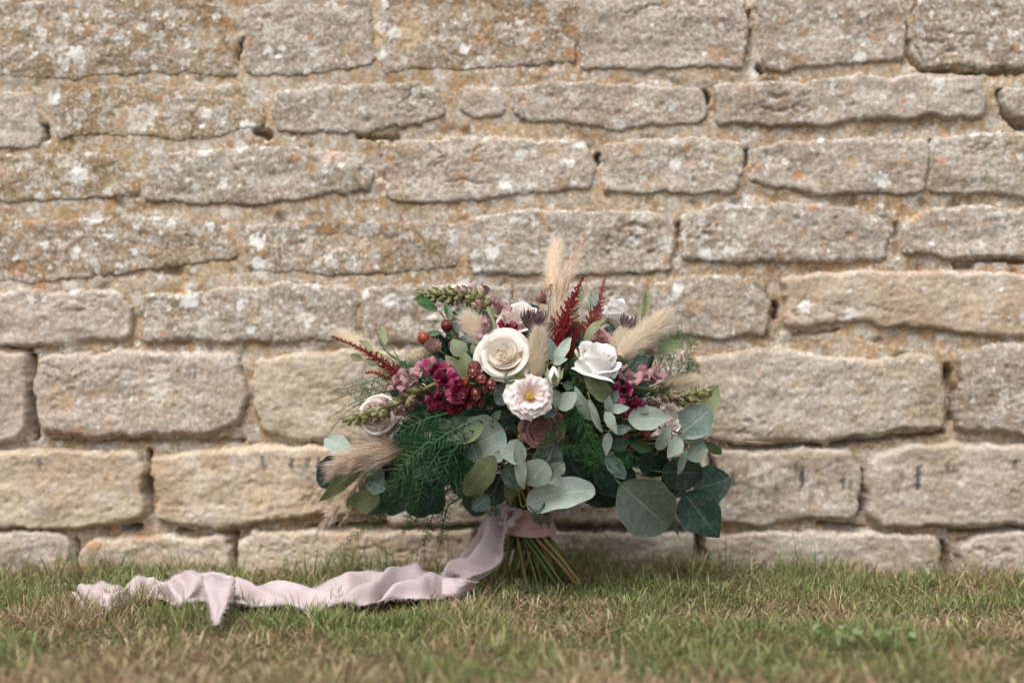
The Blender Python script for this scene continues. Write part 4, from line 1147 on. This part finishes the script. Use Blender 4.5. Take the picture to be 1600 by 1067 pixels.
def bunny_tail(u0, v0, u1, v1, wpx, d0, d1, n, seed, label):
    r = np.random.default_rng(seed); n = int(n * 1.7)
    b = P(u0, v0, dsurf(u0, v0) + d0); t = P(u1, v1, dsurf(u1, v1) + d1)
    ax = t - b; L = np.linalg.norm(ax); a, s, q = frame_of(ax)
    Rm = wpx * b[1] / FPX / 2
    # core
    tt = np.linspace(0, 1, 11)
    prof = np.sin(math.pi * np.clip(tt * .93 + .05, 0, 1) ** .78) ** .7 * Rm * .50
    ang = np.arange(12) * 2 * math.pi / 12
    core = np.concatenate([b + a * L * x + p * (np.cos(ang)[:, None] * s + np.sin(ang)[:, None] * q) for x, p in zip(tt, prof)])
    uvc = np.stack([np.zeros(len(core)), np.repeat(np.linspace(.1, .6, 11), 12)], -1)
    ps = [dict(V=core, F=grid_faces(11, 12, True), uv=uvc)]
    x = r.uniform(0, 1, n) ** .9; az = r.uniform(0, 2 * math.pi, n)
    rad = np.interp(x, tt, prof)
    out = np.cos(az)[:, None] * s + np.sin(az)[:, None] * q
    pos = b + a * (L * x)[:, None] + out * rad[:, None] * .9
    dirs = out * r.uniform(.3, 1.3, (n, 1)) + a * 1.0
    dirs /= np.linalg.norm(dirs, axis=1, keepdims=True)
    ln = Rm * r.uniform(.6, 1.4, n) * (1 - .2 * x)
    stray = r.uniform(0, 1, n) < .06
    ln = np.where(stray, ln * 1.7, ln)
    f = fibres(pos, dirs, ln, .00036, r, 2, .16)
    stem = tube(catmull([b + a * .004, b - a * L * .22 + np.array([0, .02, 0]), (b - a * L * .4 + np.array([0, .03, 0])) * .5 + CORE * .5 + np.array([0, .01, 0]), CORE], 4), .0009, 5)
    o = mesh_obj('bunny_tail', ps + f, M_TAIL, bouquet)
    o['label'] = label
    mesh_obj('stalk', stem, M_STALK['tan'], o)
bunny_tail(768,538,727,496,36,.012,.014,2600,1,'cream bunny tail leaning left beside the open rose')
bunny_tail(834,594,842,518,34,-.012,-.020,2800,2,'upright cream bunny tail in front of the open rose')
bunny_tail(968,558,1040,493,42,.0,.012,3200,3,'large cream bunny tail leaning right')
bunny_tail(945,570,982,512,32,.03,.03,2200,4,'cream bunny tail half hidden by the larger one')
bunny_tail(862,446,870,376,32,.085,.09,1500,5,'tall bunny tail at the very top, out of focus')
bunny_tail(1034,603,1086,592,28,.07,.07,1500,6,'pale bunny tail lying to the right by the wall')
bunny_tail(590,552,528,520,30,.08,.09,1300,7,'pale bunny tail lying to the left by the wall')
bunny_tail(676,548,640,560,24,.05,.05,1000,8,'small bunny tail deep on the left')

# ---- pampas and reed plumes
def plume(path, dds, spread_px, fibre_px, n, seed, label, tight=.35, w=.0005):
    r = np.random.default_rng(seed)
    pts = np.array([P(u, v, dsurf(u, v) + dd) for (u, v), dd in zip(path, dds)])
    cur = catmull(pts, 14); m = len(cur)
    sc = pts[0][1] / FPX
    tg = np.gradient(cur, axis=0); tg /= np.linalg.norm(tg, axis=1, keepdims=True)
    x = r.uniform(0.04, 1, n) ** .9
    i = (x * (m - 1)).astype(int)
    o3 = r.normal(0, 1, (n, 3)); o3 -= tg[i] * (o3 * tg[i]).sum(1, keepdims=True); o3 /= np.linalg.norm(o3, axis=1, keepdims=True)
    env = np.sin(math.pi * np.clip(x * .85 + .12, 0, 1)) ** .6
    # side branchlets: fibres gathered in bundles
    nb = max(12, n // 26); bi = r.integers(0, nb, n)
    bo = r.normal(0, 1, (nb, 3)); bx = np.sort(r.uniform(.03, .97, nb))
    x = np.clip(bx[bi] + r.normal(0, .02, n), 0, 1); i = (x * (m - 1)).astype(int)
    env = np.sin(math.pi * np.clip(x * .80 + .12, 0, 1)) ** .6
    o3 = bo[bi]; o3 = o3 - tg[i] * (o3 * tg[i]).sum(1, keepdims=True); o3 /= np.linalg.norm(o3, axis=1, keepdims=True)
    o3 = o3 + r.normal(0, .22, (n, 3))
    k = r.uniform(0, 1, n)
    pos = cur[i] + o3 * (spread_px * sc * env * k * .5)[:, None] + tg[i] * (k * fibre_px * sc * .7)[:, None]
    dirs = tg[i] + o3 * tight * r.uniform(.5, 1.3, (n, 1)); dirs /= np.linalg.norm(dirs, axis=1, keepdims=True)
    ln = fibre_px * sc * r.uniform(.55, 1.2, n) * (.45 + .55 * env)
    f = fibres(pos, dirs, ln, w, r, 3, .10)
    st = tube(cur, np.linspace(.0006, .0003, m), 5) + tube(catmull([pts[0], pts[0] * .5 + CORE * .5 + np.array([0, .02, 0]), CORE], 3), .0009, 5)
    o = mesh_obj('pampas_plume', f + st, M_PAMPAS, bouquet)
    o['label'] = label
plume([(640,700),(600,706),(560,716),(522,732)], [.004,-.006,-.012,-.014], 42, 40, 1900, 1, 'fluffy buff pampas plume spreading left', .30)
plume([(640,690),(605,690),(570,692)], [.01,.006,.004], 26, 34, 800, 11, 'short buff pampas tuft above the spreading plume', .25)
plume([(575,738),(553,762),(522,800),(490,842)], [-.014,-.016,-.014,-.012], 13, 20, 800, 2, 'thin drooping pampas plume hanging before the wall', .22)
plume([(553,775),(547,795),(538,812)], [-.008,-.006,-.004], 8, 14, 120, 12, 'short drooping reed tip', .25)
plume([(866,530),(870,490),(880,440),(892,412)], [.03,.035,.045,.055], 26, 44, 1000, 3, 'upright buff reed plume behind the red astilbe', .14)
plume([(880,480),(892,435),(905,400),(912,380)], [.04,.045,.05,.055], 11, 26, 420, 4, 'slim reed tip rising above the plume', .10)
plume([(820,590),(828,560),(838,530)], [.0,.004,.006], 40, 40, 300, 6, 'wispy reed fibres beside the rose', .35)
plume([(1060,660),(1100,680),(1150,688),(1190,690)], [.06,.06,.07,.07], 16, 26, 110, 7, 'thin pale reed lying right by the wall', .2)

# ---- hypericum berries
def berry_mesh(mat):
    ps = []
    for g in ico(1.0, 14, 10, 1.0, 1.06):
        ps.append(dict(g))
    for i in range(5):
        g = petal_geo(1, .10, .42, .42, .42, i * 2 * math.pi / 5, .12, .2, 0, 6, 5, seed=i, point=.2)
        g['V'] = g['V'] + np.array([0, 0, .86]); g['mi'] = 1
        ps.append(g)
    for g in tube([(0, 0, 1.0), (0, 0, 1.2), (0, 0, 1.34)], [.10, .08, .05], 5):
        g['mi'] = 1; ps.append(g)
    return make_mesh('berry', ps, [mat, M_CALYX])
ME_B1, ME_B2 = berry_mesh(M_BERRY), berry_mesh(M_BERRY2)
def berries(rows, label):
    tubes = []
    pts = [P(u, v, dsurf(u, v) + dd) for (u, v, dd, r_, k_, ax) in rows]
    heart = np.mean(pts, 0) * .8 + CORE * .2 + np.array([0, .03, 0])
    tubes += tube(catmull([heart, (heart + CORE) / 2, CORE, BIND], 4), .0018, 6)
    for p in pts:
        tubes += tube(catmull([p + np.array([0, .006, 0]), (p + heart) / 2 + np.array([0, .004, -.004]), heart], 3), .0009, 5)
    root = mesh_obj('berry_sprig', tubes, M_STEMGREEN, bouquet)
    root['label'] = label
    for (u, v, dd, r_, k_, ax), p in zip(rows, pts):
        inst('berry', ME_B2 if k_ else ME_B1, root, mat_axis(p, ax, r_ * p[1] / FPX, u))
berries([(742,573,-.014,10,0,(-.1,-1,.2)),(740,583,-.022,10,0,(-.15,-1,-.1)),(752,593,-.026,9.5,0,(.1,-1,0)),(767,601,-.024,9.5,0,(.15,-1,-.1)),(725,597,-.018,8,1,(0,-1,.1)),(722,617,-.016,9.5,0,(-.1,-1,-.1)),(744,615,-.016,9.5,0,(.1,-.9,-.4)),
  (701,578,-.008,8.5,0,(-.3,-1,.2)),(707,590,-.006,8,0,(.2,-1,-.3)),(732,606,-.002,8,0,(0,-1,0)),(756,610,-.004,8,0,(.2,-1,0)),(718,634,-.002,7.5,0,(0,-1,-.2)),(732,633,-.002,7.5,0,(.2,-1,-.2)),(712,606,.0,8,0,(0,-1,0)),(738,626,.004,8,0,(0,-1,0)),(752,630,.006,8,0,(0,-1,-.2)),(700,622,.004,8,0,(-.2,-1,-.2))],
  'cluster of dark red berries beside the open rose')
berries([(662,529,.03,10,1,(-.6,-.6,.6)),(698,509,.03,9.5,0,(-.3,-.5,.8)),(708,540,.04,8,0,(0,-.8,.5))], 'three brownish red berries on the upper left')
berries([(980,646,.004,8,1,(0,-1,0)),(1010,676,.016,8.5,1,(0,-1,0)),(1018,668,.018,8,0,(.3,-1,0)),(975,682,.02,8,0,(0,-1,-.3)),(1040,700,.02,8,0,(0,-1,0)),(985,700,.024,8,0,(0,-1,0))], 'scattered red berries under the silver leaves')

# ---- astrantia stars
def astrantia(u, v, dd, rpx, axis, mat, seed, label):
    d = dsurf(u, v) + dd; c = P(u, v, d); R = rpx * d / FPX
    M = mat_axis(c, axis, 1.0, seed)
    r = random.Random(seed)
    ps = tube(catmull([c, c - norm(axis) * R * 1.2, (c - norm(axis) * R * 2) * .5 + CORE * .5, CORE], 4), .0011, 5)
    root = mesh_obj('astrantia', ps, M_STEMGREEN, bouquet)
    root['label'] = label
    for ring, (n, rr, h) in enumerate(((12, .80, 1.25), (10, .58, 1.5))):
        for i in range(n):
            g = petal_geo(R, .10 * R, rr * R, h * R * r.uniform(.9, 1.1), .36, (i + .5 * ring) * 2 * math.pi / n, .02, .1, 0, 9, 5, seed=i, point=.22)
            V = g['V']; S = (g['uv'][:, 0] - .5) * 2; T = g['uv'][:, 1]
            th = np.arctan2(V[:, 1], V[:, 0]); rho = np.hypot(V[:, 0], V[:, 1])
            az = (i + .5 * ring) * 2 * math.pi / n
            dth = (th - az + math.pi) % (2 * math.pi) - math.pi
            th = az + dth * np.clip(1.08 - T ** 3.5, .04, 1)
            g['V'] = np.stack([rho * np.cos(th), rho * np.sin(th), V[:, 2]], -1)
            mesh_obj('bract', xform(g, M), mat, root)
    dots = []
    for i in range(40):
        a = i * 2.4; q = R * .5 * math.sqrt((i + .5) / 40)
        p = np.array([q * math.cos(a), q * math.sin(a), R * (.62 - .5 * (q / R) ** 2)])
        for tb in tube([p * .5, p, p + np.array([0, 0, R * .12])], [R * .015, R * .03, R * .05], 4):
            dots.append(xform(tb, M))
    mesh_obj('florets', dots, mat, root)
astrantia(834, 520, .0, 25, (-.02, -.22, 1), M_ASTRANTIA, 1, 'dark plum star-shaped astrantia head')
astrantia(978, 518, .035, 18, (.25, -.2, 1), M_ASTRANTIA, 2, 'dark plum astrantia behind the large bunny tail')
astrantia(676, 550, .0, 17, (.05, -.75, .65), M_ASTRANTIA2, 3, 'rosy green astrantia above the magenta florets')
astrantia(852, 474, .05, 13, (-.6, -.2, .8), M_DUSTY, 4, 'small reddish star behind the reed plume')
astrantia(1004, 548, .03, 17, (.5, -.4, .3), M_ASTRANTIA2, 5, 'rosy astrantia under the large bunny tail')
astrantia(668, 706, -.004, 10, (.1, -1, .1), M_ASTRANTIA2, 6, 'faded star tangled in the fern')

# ---- asparagus fern
def frond(path, dds, branch_px, needle_px, nb, seed, mat, width=.00042, plane=None, flat=.25, sub=True, base=True):
    r = np.random.default_rng(seed)
    pts = np.array([P(u, v, dsurf(u, v) + dd) for (u, v), dd in zip(path, dds)])
    cur = catmull(pts, 10); m = len(cur); sc = pts[0][1] / FPX
    tg = np.gradient(cur, axis=0); tg /= np.linalg.norm(tg, axis=1, keepdims=True)
    ps = tube(cur, np.linspace(.0009, .0003, m), 4)
    if base:
        ps += tube(catmull([pts[0], pts[0] * .5 + CORE * .5 + np.array([0, .02, 0]), CORE], 3), .0011, 4)
    nrm = norm(plane) if plane is not None else norm(np.array([r.uniform(-.3, .3), -1, r.uniform(-.3, .3)]))
    P0, D0, L0 = [], [], []
    bt = []
    for i in range(nb):
        t = .06 + .94 * (i + .5) / nb
        k = min(m - 1, int(t * (m - 1))); p = cur[k]; a = tg[k]
        s = norm(np.cross(nrm, a)) * (1 if i % 2 else -1)
        env = math.sin(math.pi * min(1, .25 + .75 * t) ** 1.0) ** .7 * (1 - .3 * t)
        bl = branch_px * sc * env * r.uniform(.75, 1.2)
        bd = norm(a * .75 + s * 1.0 + nrm * r.normal(0, flat))
        if sub and bl > needle_px * sc * .8:
            q = np.array([p, p + bd * bl * .5 + a * bl * .06, p + bd * bl * .92 + a * bl * .22])
            ps += tube(q, [.00035, .0003, .0002], 3)
            ns = max(4, int(bl / (1.5 * sc)))
            tt = (np.arange(ns) + .5) / ns
            pos = p + bd * (bl * tt)[:, None] + a * (bl * .22 * tt ** 2)[:, None]
            for j in range(3):
                dd_ = bd * .8 + np.cross(nrm, bd) * r.uniform(-1.1, 1.1, (ns, 1)) + nrm * r.normal(0, flat, (ns, 1))
                P0.append(pos); D0.append(dd_); L0.append(needle_px * sc * r.uniform(.6, 1.1, ns) * (1 - .35 * tt))
        else:
            for j in range(5):
                P0.append(p[None]); D0.append((a * .9 + s * r.uniform(-1, 1) + nrm * r.normal(0, .8))[None]); L0.append(np.array([needle_px * sc * r.uniform(.6, 1.1)]))
    pos = np.concatenate(P0); D = np.concatenate(D0); D /= np.linalg.norm(D, axis=1, keepdims=True)
    ps += fibres(pos, D, np.concatenate(L0), width, r, 1, 0)
    o = mesh_obj('asparagus_fern', ps, mat, bouquet)
    return o
# left feathery mass
for i, (path, dd, bp, nb) in enumerate([
  ([(735,640),(690,660),(650,690),(610,730)], [.0,-.006,-.012,-.012], 46, 52), ([(730,660),(700,700),(670,745),(650,790)], [.0,-.01,-.014,-.012], 44, 52),
  ([(745,670),(725,715),(700,760),(690,812)], [.004,-.006,-.01,-.008], 40, 50), ([(725,640),(680,640),(640,655),(606,680)], [.0,-.006,-.008,-.006], 40, 46),
  ([(700,690),(660,720),(625,750),(590,770)], [-.004,-.014,-.016,-.012], 40, 46), ([(720,700),(690,730),(660,770),(636,812)], [-.006,-.014,-.016,-.012], 38, 46),
  ([(700,640),(668,668),(640,705),(632,745)], [-.008,-.016,-.018,-.016], 42, 46), ([(690,650),(664,655),(640,668),(615,700)], [.01,.002,.0,.0], 36, 40),
  ([(660,750),(648,790),(640,815),(630,836)], [-.01,-.01,-.008,-.006], 20, 36), ([(690,770),(678,800),(668,830),(662,852)], [-.008,-.008,-.006,-.004], 18, 36),
  ([(620,780),(596,800),(560,832),(514,868)], [-.006,-.004,.0,.004], 18, 44), ([(700,790),(692,820),(690,840),(684,862)], [.0,.0,.004,.006], 14, 30),
  ([(750,700),(740,740),(730,770),(728,800)], [.01,.004,.0,.0], 30, 40), ([(735,690),(715,690),(690,705),(660,700)], [-.008,-.018,-.02,-.02], 34, 40)]):
    frond(path, dd, bp, 6.5, nb, 30 + i, M_FERN if i % 2 == 0 else M_FERNDARK, width=.0005)
for i, (path, dd, bp, nb) in enumerate([
  ([(745,655),(715,668),(680,690),(640,722)], [-.014,-.024,-.028,-.026], 30, 26), ([(735,672),(712,700),(690,740),(672,790)], [-.014,-.024,-.026,-.024], 26, 26), ([(700,645),(665,655),(632,672),(604,700)], [-.014,-.022,-.024,-.02], 26, 24),
  ([(690,700),(668,735),(655,775),(650,815)], [-.022,-.026,-.026,-.022], 22, 26), ([(670,690),(640,715),(616,748),(600,790)], [-.022,-.026,-.024,-.02], 22, 24)]):
    frond(path, dd, bp * .85, 5, nb, 200 + i, M_FERNLIGHT, width=.0003, flat=.5)
# strands reaching to the left and up
for i, (path, dd, bp, nb) in enumerate([
  ([(660,590),(610,600),(560,612),(500,632)], [.03,.03,.03,.035], 16, 34), ([(650,605),(600,612),(555,628),(510,655)], [.035,.03,.03,.03], 14, 32), ([(640,600),(585,620),(540,645),(505,690)], [.03,.03,.035,.04], 13, 34),
  ([(655,580),(620,560),(600,545),(590,520)], [.03,.03,.035,.035], 18, 26), ([(640,590),(625,565),(612,540),(605,520)], [.04,.04,.04,.04], 14, 26), ([(690,560),(660,568),(630,572),(606,566)], [.02,.02,.025,.03], 16, 26), ([(620,570),(580,595),(545,605),(520,610)], [.04,.04,.045,.045], 12, 26)]):
    frond(path, dd, bp, 9, nb, 60 + i, M_FERN, sub=(i < 2 or i > 4))
# right hand strands
for i, (path, dd, bp, nb, npx) in enumerate([
  ([(880,640),(900,640),(930,700),(965,742)], [.0,-.008,-.014,-.016], 20, 40, 9), ([(850,690),(880,660),(905,645),(915,632)], [.0,-.004,-.008,-.01], 14, 36, 9), ([(840,710),(862,680),(890,660),(912,655)], [-.002,-.008,-.012,-.012], 14, 36, 9),
  ([(880,700),(920,695),(965,705),(1000,718)], [.0,-.008,-.012,-.008], 20, 40, 9), ([(905,720),(935,715),(970,722),(996,730)], [.0,-.006,-.008,-.004], 18, 34, 9), ([(900,640),(915,690),(925,730),(950,760)], [.01,.004,.0,.0], 20, 36, 9),
  ([(870,690),(900,705),(940,702),(985,690)], [.004,-.004,-.008,-.004], 14, 36, 9), ([(900,620),(905,605),(900,590),(894,575)], [.0,-.004,-.006,-.006], 12, 20, 12)]):
    frond(path, dd, bp, npx, nb, 80 + i, M_FERN, flat=.5)
for i, (path, dd, bp, nb) in enumerate([
  ([(930,650),(955,600),(985,570),(1010,552)], [.0,-.006,-.004,.0], 10, 26), ([(940,620),(965,590),(990,568),(1000,545)], [.0,-.004,.0,.004], 8, 24), ([(975,640),(1005,628),(1030,612),(1050,600)], [-.004,-.01,-.01,-.008], 9, 22), ([(960,610),(985,606),(1015,622),(1046,640)], [-.006,-.012,-.012,-.008], 8, 22), ([(900,640),(905,618),(900,600),(898,585)], [-.006,-.01,-.012,-.012], 8, 16)]):
    frond(path, dd, bp, 15, nb, 100 + i, M_FERNDARK, sub=False, width=.0007)
# blurred plume by the wall on the right
for i, (path, dd) in enumerate([([(1040,600),(1052,560),(1062,530),(1066,505)], [.07,.075,.08,.085]), ([(1040,605),(1064,575),(1080,545),(1082,515)], [.07,.075,.08,.085]), ([(1020,590),(1035,560),(1044,535),(1048,515)], [.07,.075,.08,.085]), ([(1050,590),(1070,590),(1082,575),(1086,560)], [.07,.075,.08,.085])]):
    frond(path, dd, 18, 9, 34, 120 + i, M_FERN, flat=.6)
for i, (path, dd) in enumerate([([(826,790),(838,805),(842,815),(846,826)], [-.02,-.03,-.03,-.03]), ([(850,785),(850,800),(856,812),(858,826)], [-.02,-.03,-.03,-.03]), ([(770,775),(772,790),(775,800),(782,812)], [-.01,-.02,-.02,-.02])]):
    frond(path, dd, 12, 5, 30, 130 + i, M_FERNDARK, base=False)

# ---- bound stems below the ribbon
r = random.Random(44)
for i in range(46):
    a = i * 2.39996; q = math.sqrt((i + .5) / 46)
    top = BIND + np.array([q * .030 * math.cos(a), q * .024 * math.sin(a), .015])
    a2 = a + .9 + r.uniform(-.25, .25)
    sp = q * r.uniform(.85, 1.15)
    bot = np.array([BASE[0] + sp * .082 * math.cos(a2) + r.uniform(-.006, .006), BASE[1] + sp * .050 * math.sin(a2), .002 + r.uniform(0, .006)])
    neck = BIND + np.array([q * .029 * math.cos(a + .2), q * .023 * math.sin(a + .2), -.015])
    up = CORE + np.array([q * .04 * math.cos(a - .6), q * .03 * math.sin(a - .6), -.02])
    pts = catmull([up, top, neck, neck * .5 + bot * .5 + np.array([0, 0, .001]), bot], 4)
    mesh_obj('stem', tube(pts, r.uniform(.0014, .0027), 7), M_STALK[r.choice(['green', 'green', 'tan', 'olive', 'olive', 'brown', 'tan'])], bouquet)
# ---------------------------------------------------------------- silk ribbon
k = NT('mauve_silk')
gm = k.n('NewGeometry')
uv = k.n('UVMap').outputs[0]
c = k.mix(k.ramp(k.noise(gm.outputs['Position'], 30, 4), 0.35, 0.65), (0.52, 0.42, 0.42), (0.60, 0.495, 0.50))
mp = k.n('Mapping'); k.l(uv, mp.inputs[0]); mp.inputs['Scale'].default_value = (220, 2200, 1)
wv = k.noise(mp.outputs[0], 1.0, 2)
wv2 = k.noise(gm.outputs['Position'], 120, 4, 0.6)
M_SILK = k.out(c, 0.6, k.bump(k.math('ADD', k.math('MULTIPLY', wv, .3), wv2), 0.25, 0.0012), transl=0.22, tcol=c, spec=0.2, sheen=0.3)
k = NT('rose_silk')
gm = k.n('NewGeometry')
c = k.mix(k.ramp(k.noise(gm.outputs['Position'], 40, 4), 0.35, 0.65), (0.40, 0.235, 0.22), (0.50, 0.31, 0.29))
M_WRAP = k.out(c, 0.6, k.bump(k.noise(gm.outputs['Position'], 160, 4), 0.4, 0.001), spec=0.2, sheen=0.3)

ribbon = empty('silk_ribbon', (BIND[0] - .1, 1.80, 0.0))
tag(ribbon, 'long frayed mauve silk ribbon tied round the stems and trailing over the grass', 'ribbon')
def on_ground(u, v, z=.010):
    return P(u, v, FPX * (CAM_Z - z) / (v - 533.5))
def strip(name, stations, nv=17, wr=.0020, seed=0, sub=10, ends=True, fringe=True, fold=0.0):
    """stations: (point A, point B) along the ribbon"""
    A = catmull([s[0] for s in stations], sub); B = catmull([s[1] for s in stations], sub)
    m = len(A)
    S = np.linspace(0, 1, nv)
    rg = np.random.default_rng(seed)
    T = np.linspace(0, 1, m)
    V = A[:, None] * (1 - S)[None, :, None] + B[:, None] * S[None, :, None]
    du = np.gradient(V, axis=0); dv = np.gradient(V, axis=1)
    n = np.cross(du, dv); n /= np.linalg.norm(n, axis=2, keepdims=True) + 1e-12
    TT, SS = np.meshgrid(T * m / sub, S, indexing='ij')
    ph = 1.5 * pnoise(TT * .20, TT * 0 + .37, seed + 3) + .22 * pnoise(TT * .7, SS * 1.3, seed + 7)
    w = fold * np.sin(2 * math.pi * (SS * 1.25 + ph)) * np.clip(np.sin(math.pi * SS) * 1.4 + .15, 0, 1)
    w = w + wr * (1.3 * fbm(TT * .8 + seed, SS * 1.6, 3, seed))
    V = V + n * w[..., None]
    gz = ground_z(V[..., 0], V[..., 1])
    V[..., 2] = np.maximum(V[..., 2], gz + .004)
    uv = np.stack([SS, TT * .1], -1).reshape(-1, 2)
    ps = [dict(V=V.reshape(-1, 3), F=grid_faces(m, nv), uv=uv)]
    o = mesh_obj(name, ps, M_SILK, ribbon)
    md = o.modifiers.new('cloth thickness', 'SOLIDIFY'); md.thickness = .0005; md.offset = 0
    if fringe:
        fr = []
        for edge, inn in ((V[:, 0], V[:, 1]), (V[:, -1], V[:, -2])):
            L = np.linalg.norm(np.diff(edge, axis=0), axis=1).sum()
            cnt = int(L / .00040)
            x = rg.uniform(0, m - 1.001, cnt); i = x.astype(int); f = (x - i)[:, None]
            pos = edge[i] * (1 - f) + edge[i + 1] * f
            d = edge[i] - inn[i]; d /= np.linalg.norm(d, axis=1, keepdims=True) + 1e-9
            d = d + rg.normal(0, .55, (cnt, 3)); d /= np.linalg.norm(d, axis=1, keepdims=True)
            fr += fibres(pos, d, rg.uniform(.0015, .0060, cnt) * np.where(rg.uniform(0, 1, cnt) < .06, 2, 1), .00048, rg, 2, .35)
        mesh_obj('frayed_edge', fr, M_SILK, o)
    return o
G = on_ground
# hanging band from the knot to the grass, then along the ground to the left
strip('ribbon_tail', [
 (P(775,796,1.868), P(795,806,1.862)), (P(757,812,1.868), P(793,822,1.858)), (P(743,835,1.865), P(786,846,1.845)), (P(727,858,1.862), P(785,868,1.832)),
 (P(708,880,1.855), P(770,886,1.822)), (P(696,890,1.845), P(742,898,1.812)), (P(689,899,1.835), G(712,914,.016)), (P(687,903,1.84), G(706,925)), (P(668,894,1.845), G(690,932)),
 (P(650,880,1.85), G(664,933)), (P(630,885,1.85), G(630,934)), (P(604,892,1.845), G(598,938)), (P(575,895,1.84), G(572,942)), (P(545,902,1.835), G(540,944)),
 (P(510,910,1.83), G(508,948)), (P(470,918,1.82), G(468,950)), (P(430,917,1.82), G(428,947)), (P(398,913,1.82), G(396,945)), (P(366,905,1.825), G(368,944))], 21, .0022, 3, 9, fold=.0135)
strip('ribbon_tail', [
 (P(368,906,1.80), G(366,942)), (P(358,900,1.79), G(345,940)), (P(330,893,1.79), G(310,938)), (P(300,892,1.80), G(285,946)), (P(278,894,1.81), G(268,942)), (P(262,908,1.82), G(254,935)), (P(244,909,1.835), G(240,934)),
 (P(228,902,1.845), G(226,936)), (P(209,899,1.85), G(212,936)), (P(199,919,1.835), G(198,936)), (P(184,919,1.83), G(186,942)), (P(165,910,1.83), G(170,954)), (P(145,910,1.83), G(150,957)), (P(128,917,1.825), G(133,955)), (P(116,928,1.81), G(120,948))], 19, .0022, 8, 9, fold=.011)
strip('ribbon_end', [(P(316,900,1.755), P(364,905,1.755)), (P(320,918,1.72), P(362,920,1.72)), (P(326,938,1.68), P(356,937,1.68)), (P(331,957,1.64), P(348,955,1.64)), (P(335,976,1.60), P(339,975,1.60))], 11, .0012, 5, 8, fold=.0015)
strip('ribbon_end', [(P(690,903,1.80), G(690,930,.012)), (P(712,903,1.795), G(712,930,.012)), (P(730,906,1.79), G(728,926,.012)), (P(745,910,1.785), G(740,920,.014))], 11, .0014, 6, 8)
# wrapped band
n, m = 40, 14
ang = np.arange(n) * 2 * math.pi / n
rows = []
for j in range(m):
    t = j / (m - 1)
    zz = BIND[2] + .018 - .036 * t
    rad = 1 + .07 * abs(t - .5) * 2 + .03 * np.sin(ang * 3 + t * 9) + .022 * np.sin(t * 16 + ang * 1.0)
    rows.append(np.stack([BIND[0] + .0335 * rad * np.cos(ang), BIND[1] + .0275 * rad * np.sin(ang), np.full(n, zz) + .002 * np.sin(ang * 2 + 1)], -1))
wr = mesh_obj('ribbon_wrap', dict(V=np.concatenate(rows), F=grid_faces(m, n, True), uv=np.zeros((n * m, 2))), M_WRAP, ribbon)
wr['label'] = 'dusty rose band wound round the stems'
# knot: a crumpled loop on the left of the band
kp = P(792, 806, 1.868)
th = np.linspace(0, 2 * math.pi, 25)
loop = np.stack([kp[0] + .012 * np.cos(th) + .004 * np.sin(3 * th), kp[1] - .004 + .006 * np.sin(2 * th), kp[2] + .010 * np.sin(th)], -1)
mesh_obj('ribbon_knot', tube(loop, .0055 + .002 * np.sin(th * 5), 9), M_SILK, ribbon)

# ---------------------------------------------------------------- low leafy weeds in the lawn
M_WEED = leaf_mat('weed_leaf', (0.17, 0.22, 0.085), (0.13, 0.18, 0.06), vein=(0.28, 0.34, 0.14), bloom=.0)
def weed(u, v, n, size, seed, label):
    c = G(u, v, .004)
    r = random.Random(seed)
    root = empty('broadleaf_weed', (c[0], c[1], 0))
    tag(root, label, 'weed', 'broad-leaved weeds in the lawn')
    st = []
    gs = []
    for i in range(n):
        a = i * 2.4 + r.uniform(-.3, .3); L = size * r.uniform(.7, 1.2)
        b = c + np.array([math.cos(a) * .006, math.sin(a) * .006, .010])
        k1 = b + np.array([math.cos(a) * L * .4, math.sin(a) * L * .4, L * r.uniform(.35, .8)])
        t = k1 + np.array([math.cos(a) * L * .7, math.sin(a) * L * .7, L * r.uniform(-.15, .25)])
        st += tube(catmull([c, b, k1], 3), .0008, 4)
        gs.append(leaf_geo(k1, t, L * .55, r.uniform(-.9, .9), .12, .2, 'ovate', .06, seed=i))
    mesh_obj('stems', st, M_STEMGREEN, root)
    for g in gs:
        mesh_obj('leaf', g, M_WEED, root)
weed(1310, 1016, 13, .017, 1, 'bright green leafy weed in the lawn, the bushier of two')
weed(1398, 1020, 9, .016, 2, 'bright green leafy weed in the lawn, the smaller of two')
